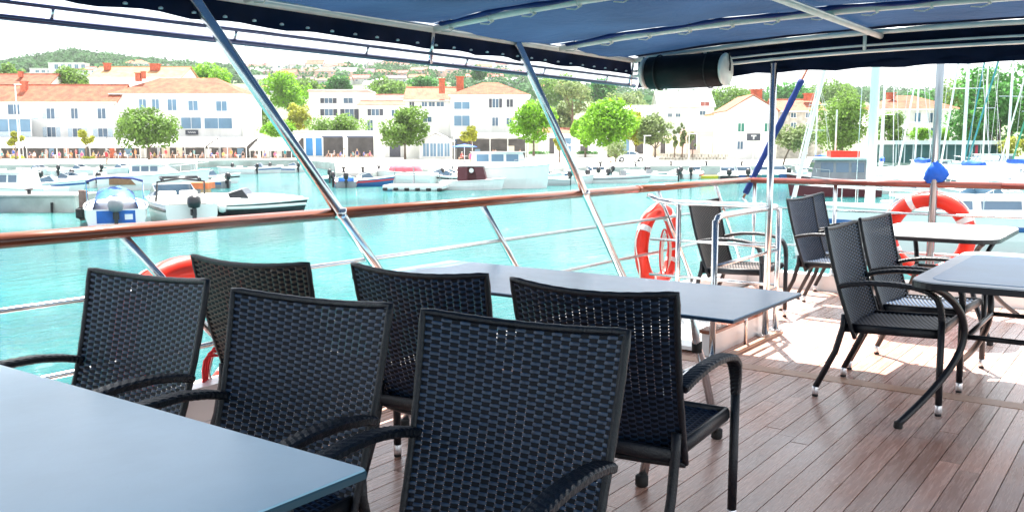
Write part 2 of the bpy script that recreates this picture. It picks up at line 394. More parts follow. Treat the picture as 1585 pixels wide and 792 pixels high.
MB().lathe([(.06,0),(.06,.012),(.03,.022)], (6.5,2.37,.0), 16).build('base_flange', M['chrome'], o, True)
# rolled-up clear curtain at the corner
roll = thing('rolled_curtain', 'rolled-up black side curtain with pale round end under the canopy corner', 'curtain', (6.33, 2.98, 1.94))
b = MB()
prof = [(-.30,.085),(-.28,.12),(0,.124),(.28,.12),(.30,.085)]
b.lathe([(r_, h) for (h, r_) in prof], (0,0,0), 24, 'y')
b.build('rolled_fabric', mat('black_curtain', (.003,.003,.004), .55, 0, .25, bump=.3, bscale=12), roll, True)
for s in (-1, 1):
    e = MB().lathe([(.03,s*.300),(.108,s*.302),(.118,s*.318),(.108,s*.332),(.02,s*.335)], (0,0,0), 24, 'y').build('end_disc', M['cream_pipe'], roll, True)
    MB().tube([(0,s*.34,.12),(.0,s*.35,.04),(.01,s*.345,-.01)], .006, 6).build('strap', M['rubber'], e)
for y in (-.2, .2):
    MB().tube([(.128*math.cos(a),y,.128*math.sin(a)) for a in [k*math.pi/10 for k in range(20)]], .005, 5, closed=True).build('strap', M['rubber'], roll)

# ------------------------------------------------------------------ stair railing and coaming
sr = thing('stair_railing', 'bright steel guard rail round the stair opening near the stern', 'railing')
def post(x, y, z1, r_=.021, cut=False):
    o = MB().tube([(x,y,0),(x,y,z1)], r_, 12).build('post', M['chrome'], sr, True)
    MB().lathe([(.055,0),(.055,.012),(.03,.02)], (x,y,0), 16).build('base_flange', M['chrome'], o, True); return o
post(5.56, 2.38, .92); post(6.74, 2.38, .93); post(6.74, 3.2, .93)
arc = lambda c, r0, a0, a1, n, f: [f(c, r0, a0+(a1-a0)*k/n) for k in range(n+1)]
path = [(5.56,2.38,.90),(5.60,2.38,.935),(5.66,2.38,.945),(6.66,2.38,.945),(6.715,2.395,.945),(6.74,2.45,.945),(6.74,3.24,.945),(6.73,3.30,.95),(6.68,3.36,.965),(6.62,3.42,1.0)]
MB().tube(path, .021, 12).build('top_rail', M['chrome'], sr, True)
for z in (.62, .33):
    MB().tube([(5.56,2.38,z),(6.74,2.38,z)], .012, 8).build('mid_rail', M['chrome'], sr, True)
    MB().tube([(6.74,2.38,z+.02),(6.74,3.45,z+.02)], .012, 8).build('mid_rail', M['chrome'], sr, True)
MB().tube([(6.14,2.38,.33),(6.14,2.38,.0)], .012, 8).build('strut', M['chrome'], sr, True)
co = thing('stair_coaming', 'low white coaming with wooden cap beside the stair opening', 'coaming')
MB().box(5.66,6.66,2.43,2.50,0,.15).box(5.66,6.66,3.30,3.37,0,.15).box(6.60,6.659,2.501,3.299,0,.15).build('curb', M['white'], co)
MB().bevbox(5.64,6.67,2.41,2.52,.151,.175,.008).build('cap', M['teak_rail'], co)
MB().box(5.67,6.599,2.501,3.299,.02,.045).build('hatch_cover', M['white'], co)
MB().box(5.62,6.69,2.30,2.345,.001,.02).build('trim_board', M['teak_b'], co)

# ------------------------------------------------------------------ lifebuoys
def buoy(loc, rz, label, tilt=0, Ro=.37, r_=.058, rope=.035):
    t = thing('lifebuoy', label, 'lifebuoy', loc, rz, 'lifebuoys hung on the railings')
    ring = [(( Ro-r_)*math.cos(2*math.pi*k/40), 0, (Ro-r_)*math.sin(2*math.pi*k/40)) for k in range(40)]
    MB().tube(ring, 1, 14, closed=True, sq=(r_*1.02, r_*1.0), up=(0,1,0)).build('ring', M['orange'], t, True)
    for q in range(4):
        a0 = math.pi/4 + q*math.pi/2 + tilt
        pa = [((Ro-r_)*math.cos(a0+d), 0, (Ro-r_)*math.sin(a0+d)) for d in np.linspace(-.075,.075,6)]
        MB().tube(pa, 1, 14, False, (r_*1.06,r_*1.04), (0,1,0)).build('reflective_band', M['tape'], t, True)
        rp = []
        for k in range(13):
            u = k/12; a = a0 + u*math.pi/2; rr = Ro+.008+rope*math.sin(math.pi*u)*(1 if q != 1 else .5)
            rp.append((rr*math.cos(a), 0.02*math.sin(u*9), rr*math.sin(a)-.03*math.sin(math.pi*u)))
        MB().tube(rp, .006, 6).build('grab_line', M['rope_w'], t, True)
    return t
buoy((2.47, YP+.10, .535), 0, 'orange lifebuoy on the side rail behind the backs of the wicker chairs', rope=.012)
b2 = buoy((7.16, YP+.085, .535), 0, 'orange lifebuoy with white bands on the side rail beside the stair railing', .25)
b3 = buoy((XA+.08, 1.79, .575), math.pi/2, 'red-orange lifebuoy on the stern rail behind the pale table', .3, .40, .066)
tg = thing('rope_coil', 'coil of red line and white rope hanging inside the lifebuoy behind the chairs', 'rope', (2.58, YP+.05, .36))
for k in range(4):
    MB().tube([(.09*math.cos(a)*(1-.1*k)+.01*k, .012*k-.03, .10*math.sin(a)+.02*math.sin(3*a+k)) for a in np.linspace(0,2*math.pi,20)[:-1]], .007, 6, closed=True).build('loop', M['rope_r'] if k < 3 else M['rope_w'], tg, True)
tg = thing('rope_coil', 'white rope and line dangling on the lifebuoy beside the stair railing', 'rope', (7.0, YP-.03, .5))
for k in range(3):
    MB().tube([(.08*math.cos(a)+.05*k, .012*k-.02, .2*math.sin(a)*(1-.15*k)) for a in np.linspace(0,2*math.pi,20)[:-1]], .007, 6, closed=True).build('loop', M['rope_w'] if k else M['rope_r'], tg, True)
# ensign staff, blue cover rolled on it
fs = thing('flag_staff', 'slanting staff wrapped in a rolled blue flag beyond the stern corner', 'flag staff')
p0, p1 = Vector((9.07, 3.42, .55)), None
p1 = PV(1241, 124, 9.4)
p0 = PV(1150, 307, 9.4)
MB().tube([p0, p1+(p1-p0)*.25], .012, 8).build('staff', M['teak_rail'], fs, True)
n = 30
MB().tube([p0.lerp(p1, .04+.96*k/n) for k in range(n+1)], [.030+.003*math.sin(k*1.1) for k in range(n+1)], 8).build('rolled_flag', M['blue_cloth2'], fs, True)
for k, c in ((.07, (.75,.05,.05)), (.105, (.8,.8,.8))):
    MB().tube([p0.lerp(p1,k), p0.lerp(p1,k+.03)], .026, 8).build('flag_stripe', mat('flag_stripe', c, .7), fs, True)
MB().tube([p0+(p1-p0)*0, Vector((XA,p0.y*1.0,p0.z-.1)) if False else p0-Vector((.3,.25,.12))], .014, 8).build('staff_socket', M['chrome'], fs, True)
# ------------------------------------------------------------------ wicker chairs
def weave(surf, nrm, nc, nr, amp, fill=.90, bulge=.0012):
    """plain weave of flat strands over a surface surf(u,v); strands run along u."""
    b = MB(); seg = 2
    for j in range(nr):
        v0 = (j+.5-.5*fill)/nr; v1 = (j+.5)/nr; v2 = (j+.5+.5*fill)/nr
        base = len(b.v); n = nc*seg
        for i in range(n+1):
            u = i/n; ph = math.sin(math.pi*i/seg + (math.pi if j % 2 else 0)) if False else 0
            c = i/seg; off = amp*math.cos(math.pi*(c-.5)+math.pi*j)
            off = amp*math.copysign(abs(math.cos(math.pi*(c-.5)+math.pi*j))**.6, math.cos(math.pi*(c-.5)+math.pi*j)) if abs(math.cos(math.pi*(c-.5)+math.pi*j)) > 1e-6 else 0
            for (v, k) in ((v0, -.6), (v1, 1), (v2, -.6)):
                p = surf(u, v); q = nrm(u, v); s = off + bulge*k*(1 if off >= 0 else -1)
                b.v.append((p[0]+q[0]*s, p[1]+q[1]*s, p[2]+q[2]*s))
        for i in range(n):
            for k in (0, 1):
                a = base+i*3+k; b.f.append((a, a+3, a+4, a+1))
    st = MB(); m = 14
    for c in range(nc):
        base = len(st.v); w = .455/nc
        for i in range(m+1):
            for s in (-1, 1): st.v.append(surf((c+.5)/nc+s*w, i/m))
        for i in range(m): a = base+i*2; st.f.append((a, a+1, a+3, a+2))
    return b, st
WT, WB, ZB, ZT = .298, .272, .36, .945           # backrest half width top/bottom, heights
def bsurf(u, v):
    z = ZB + (ZT-ZB)*v; w = WB + (WT-WB)*v; s = 2*u-1
    y = .170 + .168*v + .015*math.sin(math.pi*v) - .035*s*s - .02
    zz = z + (.006*s*s - .012*(1-s*s))*v
    return (s*w, y, zz)
def nfun(f):
    def g(u, v):
        e = .01; a = Vector(f(min(u+e,1),v))-Vector(f(max(u-e,0),v)); c = Vector(f(u,min(v+e,1)))-Vector(f(u,max(v-e,0)))
        return tuple(a.cross(c).normalized())
    return g
def ssurf(u, v):
    s = 2*u-1; y = -.30 + .48*v; return (s*(.262-.01*v), y, .435 - .012*math.sin(math.pi*u)*math.sin(math.pi*v) - .02*v)
def make_chair():
    t = thing('wicker_chair', '', 'chair')
    wv, st = weave(bsurf, nfun(bsurf), 22, 58, .0050)
    # frame of the backrest: wrapped edge tube
    edge = [bsurf(0, k/16) for k in range(17)] + [bsurf(k/20, 1) for k in range(1, 21)] + [bsurf(1, 1-k/16) for k in range(1, 17)]
    rr = [.0105+.0012*(k % 2) for k in range(len(edge))]
    fr = MB().tube(edge, rr, 8); fr.tube([bsurf(k/20, 0) for k in range(21)], .0125, 8)
    fr.v += []; 
    back = fr.build('backrest', M['wicker_b'], t, True)
    stuff(wv.build('woven_strands', M['wicker'], back, True)); stuff(st.build('stakes', M['stake'], back))
    wv, st = weave(ssurf, nfun(ssurf), 18, 40, .0045)
    ap = MB()
    eg = [(-.262,-.30,.425),(.262,-.30,.425),(.252,.185,.405),(-.252,.185,.405)]
    for a_, b_ in ((0,1),(1,2),(2,3),(3,0)): ap.tube([eg[a_], eg[b_]], 1, 8, True, (.013,.026), (0,0,1))
    seat = ap.build('seat', M['wicker_b'], t, True)
    stuff(wv.build('woven_strands', M['wicker'], seat, True)); stuff(st.build('stakes', M['stake'], seat))
    for s in (-1, 1):
        # armrest: one wrapped flat ribbon from the back, forward and down into the front leg
        pts = [(s*.283,.205,.635),(s*.288,.145,.652),(s*.292,.05,.668),(s*.292,-.08,.672),(s*.292,-.18,.664),(s*.291,-.25,.648),(s*.289,-.295,.615),(s*.287,-.315,.565),(s*.285,-.322,.50)]
        P = []
        for i in range(len(pts)-1):
            a_, b_ = Vector(pts[i]), Vector(pts[i+1])
            for k in range(8): P.append(a_.lerp(b_, k/8))
        P.append(Vector(pts[-1]))
        for _ in range(4): P = [P[0]] + [(P[i-1]+P[i]*2+P[i+1])/4 for i in range(1, len(P)-1)] + [P[-1]]
        b = MB(); n = 10; X = Vector((s,0,0)); rings = []
        for i, p in enumerate(P):
            tt = (P[min(i+1,len(P)-1)]-P[max(i-1,0)]).normalized(); up = X.cross(tt).normalized()*(1 if s > 0 else -1)
            u = i/(len(P)-1); wd = .027*(1-.40*max(0,(u-.72)/.28)); th = .0125+.0035*max(0,(u-.72)/.28)
            k2 = 1+.05*(i % 2)
            for k in range(n):
                an = 2*math.pi*(k+.5)/n; cx, cz = math.cos(an), math.sin(an)
                cx = math.copysign(abs(cx)**.6, cx); cz = math.copysign(abs(cz)**.6, cz)
                # braided ridges down the middle of the arm
                br = .0022*((i+k) % 2)
                b.v.append(tuple(p + X*cx*wd*k2 + up*cz*(th*k2+br)))
        m = len(P)
        b.f = [(i*n+k, i*n+(k+1) % n, (i+1)*n+(k+1) % n, (i+1)*n+k) for i in range(m-1) for k in range(n)] + [tuple(range(n)), tuple((m-1)*n+k for k in range(n))]
        b.build('armrest', M['wicker_b'], t, False)
        for (x0,y0,z0,x1,y1,r0) in ((s*.285,-.322,.50,s*.282,-.328,.0175),(s*.262,.235,.62,s*.272,.315,.0170)):
            q = [(x0,y0,z0),(x0*.5+x1*.5,y0*.6+y1*.4,z0*.45),(x1,y1,.052)]
            if y0 > 0: q = [(x0,.175,.48),(x0,.18,.41),(x0*.65+x1*.35,.215,.27),(x1,y1,.052)]
            lg = MB().tube(q, r0, 10).build('leg', M['wicker_b'], t, True)
            MB().lathe([(.0165,0.012),(.0185,.02),(.0185,.055),(.0165,.058)], (x1,y1,0), 12).build('foot_cap', M['alu'], lg, True)
            MB().lathe([(.016,0),(.017,.004),(.016,.0125)], (x1,y1,0), 12).build('rubber_pad', M['rubber'], lg)
    return t
GC = 'wicker chairs on the deck'
CH = [  # x, y of seat centre, heading (deg the chair faces: 0 = -Y), label
    (1.55, 2.855, -83, 'dark wicker chair nearest the left edge, tucked in at the pale table'),
    (1.557, 2.03, -82, 'dark wicker chair at the corner of the pale table, left of the largest chair'),
    (1.622, 1.31, -83, 'largest dark wicker chair in front, past the corner of the pale table'),
    (2.775, 2.25, 96, 'dark wicker chair behind the front row at the left half of the long dark table'),
    (2.8, 1.515, 93, 'dark wicker chair with curved arm showing, at the right end of the long dark table'),
    (2.6, 3, 99, 'brownish wicker chair by the side rail, in front of the orange lifebuoy'),
    (5.36, 1.24, 0, 'nearer of two wicker chairs drawn up to the curved-leg table on the right'),
    (6.1, 1.25, -3, 'farther of two wicker chairs drawn up to the curved-leg table on the right'),
    (7.9, 2.33, -2, 'nearer blue-lit wicker chair by the stern at the end of the white table'),
    (8.58, 2.42, 2, 'wicker chair half hidden behind another at the stern corner'),
    (7.08, 2.85, 1, 'sunlit brown wicker chair behind the stair railing, its back to the side rail'),
]
c0 = make_chair()
for i, (x, y, a, lb) in enumerate(CH):
    if i == 0: c0.location = (x,y,0); c0.rotation_euler = (0,0,R(a)); c0['label'] = lb; c0['group'] = GC
    else:
        cc = dup(c0, (x,y,0), R(a), lb, GC)
        if 'brown' in lb:
            for ch in cc.children:
                for g in ch.children:
                    if g.name.startswith('woven'): g.material_slots[0].link = 'OBJECT'; g.material_slots[0].material = M['wicker_br']

# ------------------------------------------------------------------ tables
def slab(x0, x1, y0, y1, z0, z1, rc, n=6):
    poly = []
    for (cx, cy, a0) in ((x1-rc,y1-rc,0),(x0+rc,y1-rc,90),(x0+rc,y0+rc,180),(x1-rc,y0+rc,270)):
        for k in range(n+1): a = R(a0+90*k/n); poly.append((cx+rc*math.cos(a), cy+rc*math.sin(a)))
    b = MB(); m = len(poly); c = Vector(((x0+x1)/2,(y0+y1)/2)); e = .003
    rings = []
    for (z, i_) in ((z0,0),(z1-e,0),(z1,e)):
        for p in poly:
            d = (c-Vector(p)).normalized()*i_; b.v.append((p[0]+d.x,p[1]+d.y,z))
    b.f = [tuple(range(m-1,-1,-1)), tuple(range(2*m,3*m))] + [(k*m+i,k*m+(i+1)%m,(k+1)*m+(i+1)%m,(k+1)*m+i) for k in (0,1) for i in range(m)]
    return b
t1 = thing('dining_table', 'pale blue-grey rectangular table top filling the lower left corner', 'table', (.7, 2.2, 0), 0)
slab(-.60,.61,-.895,.95,.720,.7365,.012).build('edge_band', mat('dark_edge_band', (.025,.075,.11), .4), t1)
slab(-.598,.608,-.893,.948,.7366,.740,.012).build('tabletop', mat('pale_laminate', (.50,.80,.95), .27, 0, .8, var=.12, scale=2.2, bump=.03, bscale=25), t1)
for sx in (-1, 1):
    for sy in (-1, 1):
        lg = MB().tube([(sx*.47,sy*.76,.721),(sx*.48,sy*.775,.66),(sx*.50,sy*.80,.02)], [.026,.024,.021], 12).build('leg', M['black_metal'], t1, True)
        MB().lathe([(.022,0),(.024,.006),(.022,.03)], (sx*.50,sy*.80,0), 12).build('foot_cap', M['rubber'], lg)
MB().box(-.47,.47,-.78,-.74,.690,.7215).box(-.47,.47,.74,.78,.690,.7215).build('apron', M['black_metal'], t1)
t2 = thing('dining_table', 'long dark blue-grey rectangular table on bright steel legs, by the stair railing', 'table', (3.67, 2.36, 0), 0)
slab(-.395,.40,-1.04,1.00,.727,.7385,.006).build('edge_band', mat('navy_edge_band', (.012,.035,.07), .4), t2)
slab(-.394,.399,-1.039,.999,.7386,.742,.006).build('tabletop', mat('dark_laminate', (.14,.29,.44), .27, 0, .65, var=.10, scale=5, bump=.02, bscale=60), t2)
for sy in (-1, 1):
    for sx in (-1, 1):
        q = [(sx*.06,sy*.66,.727),(sx*.13,sy*.66,.50),(sx*.20,sy*.66,.40),(sx*.385,sy*.66,.02)]
        lg = MB().tube(q, .019, 12).build('leg', M['chrome'], t2, True)
        MB().lathe([(.020,0),(.027,.006),(.027,.045),(.02,.05)], (sx*.385,sy*.66,0), 12).build('foot_cap', M['rubber'], lg, True)
        MB().lathe([(.023,0),(.023,.05)], (sx*.13,sy*.66,.47), 12).build('hinge', M['rubber'], lg, True)
    MB().box(-.30,.30,sy*.66-.02,sy*.66+.02,.712,.7275).build('bracket', M['alu'], t2)
MB().tube([(0,-.66,.40),(0,.66,.40)], .016, 10).build('crossbar', M['chrome'], t2, True)
for sy in (-1,1): MB().tube([(-.2,sy*.66,.40),(.2,sy*.66,.40)], .014, 10).build('crossbar', M['chrome'], t2, True)
def curved_table(name, label, cx, cy, hx, hy, topm, insetm, rc):
    t = thing(name, label, 'table', (cx,cy,0), 0, 'curved-leg tables on the starboard side')
    slab(-hx,hx,-hy,hy,.705,.735,rc,8).build('rim', M['black_metal'], t)
    slab(-hx+.004,hx-.004,-hy+.004,hy-.004,.7352,.742,rc,8).build('tabletop', topm, t)
    if insetm: slab(-hx+.085,hx-.085,-hy+.085,hy-.085,.7422,.7445,rc*.7,8).build('inset_panel', insetm, t)
    for sx in (-1, 1):
        for sy in (-1, 1):
            q = [(sx*(hx-.10),sy*(hy-.10),.704),(sx*(hx-.22),sy*(hy-.15),.66),(sx*(hx-.36),sy*(hy-.20),.55),(sx*(hx-.40),sy*(hy-.22),.42),(sx*(hx-.34),sy*(hy-.18),.28),(sx*(hx-.18),sy*(hy-.09),.13),(sx*(hx+.02),sy*(hy-.0),.022)]
            P = [Vector(p) for p in q]; Q = []
            for i in range(len(P)-1):
                for k in range(6): Q.append(P[i].lerp(P[i+1], k/6))
            Q.append(P[-1])
            for _ in range(12): Q = [Q[0]]+[(Q[i-1]+2*Q[i]+Q[i+1])/4 for i in range(1,len(Q)-1)]+[Q[-1]]
            lg = MB().tube(Q, .0185, 10, True, (1,1)).build('leg', M['black_metal'], t, True)
            MB().lathe([(.019,0),(.023,.008),(.02,.034)], (sx*(hx+.015),sy*hy,0), 12).build('foot_cap', M['rubber'], lg)
    for sy in (-1,1): MB().tube([(-hx+.40,sy*(hy-.22),.42),(hx-.40,sy*(hy-.22),.42)], .014, 8).build('crossbar', M['black_metal'], t, True)
    for sx in (-1,1): MB().tube([(sx*(hx-.40),-hy+.22,.42),(sx*(hx-.40),hy-.22,.42)], .014, 8).build('crossbar', M['black_metal'], t, True)
    return t
curved_table('garden_table', 'table with dark inset top, light border and curved black legs at the right edge', 5.55, .53, .80, .50, M['table_rim'], M['table_top'], .14)
curved_table('garden_table', 'sunlit white table top with rounded corners in front of the stern rail', 7.80, 1.43, .66, .46, M['white'], None, .20)
# ------------------------------------------------------------------ water, quay, terrain
def water_mat():
    m = bpy.data.materials.new('sea_water'); m.use_nodes = True; t = m.node_tree; N = t.nodes; L = t.links; b = N['Principled BSDF']
    g = N.new('ShaderNodeNewGeometry')
    mp_ = N.new('ShaderNodeMapping'); mp_.inputs['Rotation'].default_value = (0,0,-VIEW_RZ); mp_.inputs['Scale'].default_value = (.55,1.25,1); L.new(g.outputs['Position'], mp_.inputs[0])
    n1 = N.new('ShaderNodeTexNoise'); n1.inputs['Scale'].default_value = 2.1; n1.inputs['Detail'].default_value = 6; n1.inputs['Roughness'].default_value = .6; L.new(mp_.outputs[0], n1.inputs['Vector'])
    n2 = N.new('ShaderNodeTexNoise'); n2.inputs['Scale'].default_value = .13; n2.inputs['Detail'].default_value = 6; L.new(mp_.outputs[0], n2.inputs['Vector'])
    r_ = N.new('ShaderNodeValToRGB'); r_.color_ramp.elements[0].position = .32; r_.color_ramp.elements[1].position = .66
    r_.color_ramp.elements[0].color = (.003,.088,.095,1); r_.color_ramp.elements[1].color = (.02,.20,.192,1); L.new(n2.outputs['Fac'], r_.inputs[0])
    L.new(r_.outputs[0], b.inputs['Base Color']); b.inputs['Roughness'].default_value = .06; b.inputs['IOR'].default_value = 1.33
    bp = N.new('ShaderNodeBump'); bp.inputs['Strength'].default_value = .8; bp.inputs['Distance'].default_value = .5; L.new(n1.outputs['Fac'], bp.inputs['Height']); L.new(bp.outputs[0], b.inputs['Normal'])
    return m
M['water'] = water_mat()
b = MB(); b.add([(-1500,-1500,WATER),(2500,-1500,WATER),(2500,2500,WATER),(-1500,2500,WATER)], [(0,1,2,3)])
struct(b.build('water', M['water']))
M['paving'] = mat('pale_stone_paving', (.58,.55,.50), .8, var=.2, scale=.4, bump=.2, bscale=3)
M['quay_wall'] = mat('quay_concrete', (.52,.51,.47), .85, var=.3, scale=.5, bump=.5, bscale=3)
# quay edge, as pixels on the water line
edge_px = [(-900,300),(-200,272),(172,266),(303,265),(306,259),(470,257),(518,264),(521,287),(577,287),(596,279),(700,279),(826,281),(884,275),(960,273),(1060,271),(1180,272),(1225,268),(1330,262),(1480,261),(1640,264),(1900,275)]
E = [PZ(x, y, WATER) for x, y in edge_px]
far = [RIGHT*900+AWAY*420, RIGHT*200+AWAY*420, RIGHT*-200+AWAY*420, RIGHT*-700+AWAY*420]
poly = [(p.x,p.y) for p in E] + [(p.x,p.y) for p in far]
q = MB().prism(poly[::-1], -2.6, QUAY-.25).build('quay', M['quay_wall']); struct(q)
cap = MB().prism(poly[::-1], QUAY-.249, QUAY).build('pavement', M['paving']); struct(cap)
# hills: skyline given as (picture x, picture y of the ground there)
SKY = [(-1200,150),(-400,120),(0,108),(60,100),(120,90),(200,100),(300,110),(380,115),(480,112),(560,108),(700,112),(780,118),(900,142),(1000,150),(1100,158),(1200,152),(1300,145),(1400,150),(1600,160),(2400,190)]
def sky_y(px): return float(np.interp(px, [s[0] for s in SKY], [s[1] for s in SKY]))
R0, R1 = 205.0, 720.0
def ground(px, v):
    """height of the terrain at picture column px, distance v"""
    zt = PV(px, sky_y(px), R1).z
    if v < R0: return QUAY-.05
    if v <= R1: return QUAY-.05 + (zt-QUAY)*((v-R0)/(R1-R0))
    return zt - (v-R1)*.06
def on_hill(px, py):
    """point of the terrain seen at pixel (px, py)"""
    lo, hi = R0, R1+40
    for _ in range(40):
        m_ = (lo+hi)/2
        if PV(px, py, m_).z > ground(px, m_): lo = m_
        else: hi = m_
    p = PV(px, py, lo); return p, lo
cols = np.linspace(-1400, 2600, 120); vv = [203,205,215,230,250,280,310,350,400,450,500,550,600,650,700,720,760,850,1000,1400]
b = MB()
for v in vv:
    for c in cols:
        p = PV(float(c), 225, v); b.v.append((p.x, p.y, ground(float(c), v)+(0 if v < 206 else .25*math.sin(c*.05+v*.07))))
nC = len(cols)
b.f = [(i*nC+j, i*nC+j+1, (i+1)*nC+j+1, (i+1)*nC+j) for i in range(len(vv)-1) for j in range(nC-1)]
M['hill'] = mat('hill_scrub', (.13,.17,.08), .95, var=.4, scale=.05)
struct(b.build('hillside', M['hill'], None, True))

# ------------------------------------------------------------------ foliage
def leafmat(name, c, tr=.35, rnd=.0): return mat(name, c, .6, 0, .3, var=.45, scale=1.2, trans=tr, rnd=rnd)
M['leaf_olive'] = leafmat('olive_green_leaves', (.15,.27,.045), .5)
M['leaf_bright'] = leafmat('bright_green_leaves', (.20,.42,.025), .55)
M['leaf_dark'] = leafmat('dark_green_leaves', (.08,.25,.05), .5)
M['leaf_yellow'] = leafmat('yellow_green_leaves', (.36,.38,.045), .5)
M['leaf_grey'] = leafmat('grey_green_leaves', (.20,.27,.10), .45)
M['leaf_far'] = mat('far_wood_leaves', (.07,.16,.06), .8, 0, .2, var=.5, scale=.06, trans=.4)
M['bark'] = mat('bark', (.16,.12,.09), .9, var=.3, scale=3, bump=.5, bscale=12)
def leaves(cl, n, size, flat=1.0):
    """cl = list of (centre, radius xyz); leaf-sized quads scattered through the outer shells of the clumps"""
    cl_c = np.array([c for c, r in cl]); cl_r = np.array([r for c, r in cl])
    wts = cl_r.prod(axis=1)**(2/3); idx = rng.choice(len(cl), n, p=wts/wts.sum())
    d = rng.normal(size=(n,3)); d /= np.linalg.norm(d, axis=1)[:,None]
    rad = rng.uniform(.45, 1.08, n)**.6
    pos = cl_c[idx] + d*cl_r[idx]*rad[:,None]
    nn = d*.8 + rng.normal(size=(n,3))*.7 + np.array([0,0,.5]); nn /= np.linalg.norm(nn, axis=1)[:,None]
    tt = np.cross(nn, rng.normal(size=(n,3))); tt /= np.linalg.norm(tt, axis=1)[:,None]; bb = np.cross(nn, tt)
    s = size*rng.uniform(.6, 1.35, n)[:,None]
    V = np.stack([pos-tt*s*.5, pos+bb*s*.32-nn*s*.08, pos+tt*s*.5, pos-bb*s*.32-nn*s*.08], 1).reshape(-1,3)
    return V
def leaf_mesh(name, V):
    n = len(V)//4; me = bpy.data.meshes.new(name)
    me.vertices.add(len(V)); me.vertices.foreach_set('co', V.astype(np.float32).ravel())
    me.loops.add(len(V)); me.loops.foreach_set('vertex_index', np.arange(len(V), dtype=np.int32))
    me.polygons.add(n); me.polygons.foreach_set('loop_start', np.arange(0, len(V), 4, dtype=np.int32))
    me.update(calc_edges=True); me.validate(); return me
def tree(name, label, base, h, cw, trunk_h, lm, leafn=1500, leafs=.42, lean=0, ncl=22, group=None, flat=.8, cat='tree', limbs=6, cd_=None):
    """base point, total height, crown width, bare trunk height"""
    t = thing(name, label, cat, base, VIEW_RZ, group)
    ch = h - trunk_h; cz = trunk_h + ch*.52; cl = []
    for k in range(ncl):
        a = random.uniform(0, 2*math.pi); rr = math.sqrt(random.random())*.86; zz = random.uniform(-.95, .9)
        rr *= math.sqrt(max(.15, 1-zz*zz*flat)); q = random.uniform(.15, .38)
        cl.append(((rr*math.cos(a)*cw/2+lean, rr*math.sin(a)*(cd_ or cw)/2, cz+zz*ch*.42), (q*cw/2*1.35, q*cw/2*1.35, q*(ch*.42*.6+cw/2*.6)*1.2)))
    me = leaf_mesh('crown', leaves(cl, int(leafn*1.7), leafs*.95)); link('crown', me, lm, t)
    if trunk_h > .3:
        r0 = max(.10, h*.022)
        b = MB().tube([(0,0,-.05),(lean*.15,0,trunk_h*.4),(lean*.45,.05,trunk_h*.8),(lean*.7,0,trunk_h+ch*.3)], [r0*1.3,r0,r0*.85,r0*.4], 8)
        for k in range(limbs):
            c = cl[(k*5) % ncl][0]; s0 = (lean*.4, 0, trunk_h*random.uniform(.7, 1.0))
            b.tube([s0, ((s0[0]+c[0])*.5, (s0[1]+c[1])*.5, (s0[2]+c[2])*.5-.05*ch), c], [r0*.55, r0*.38, r0*.15], 6)
        b.build('trunk', M['bark'], t, True)
    return t
def tree_px(name, label, x, ytop, ybase, v, wpx, trunk_px, lm, **k):
    base = PV(x, ybase, v); top = PV(x, ytop, v); s = v/1430
    return tree(name, label, base, top.z-base.z, wpx*s, trunk_px*s, lm, **k)
# wood on the hills: one mass nobody could count
cl = []
def wood_patch(x0, x1, n, f0, f1, sz=1.0):
    for _ in range(n):
        px = random.uniform(x0, x1); sy = sky_y(px); v = R0 + (R1-R0)*random.uniform(f0, f1)**.5
        if random.random() < .35: v = R1*random.uniform(.93, 1.02)
        p = PV(px, 225, v); z = ground(px, v); r_ = random.uniform(3.0, 5.2)*sz
        cl.append(((p.x, p.y, z+r_*.75), (r_, r_, r_*random.uniform(.8,1.15))))
wood_patch(-500, 400, 700, .55, 1); wood_patch(-60, 390, 420, .45, 1); wood_patch(880, 1700, 420, .35, 1); wood_patch(390, 900, 190, .1, .85, .9); wood_patch(700, 1150, 140, .1, .6, .9)
wood = stuff(link('far_wood', leaf_mesh('far_wood', leaves(cl, 85000, 2.3)), M['leaf_far']))
wood['label'] = 'far green woodland covering the hills behind the town'; wood['category'] = 'woodland'
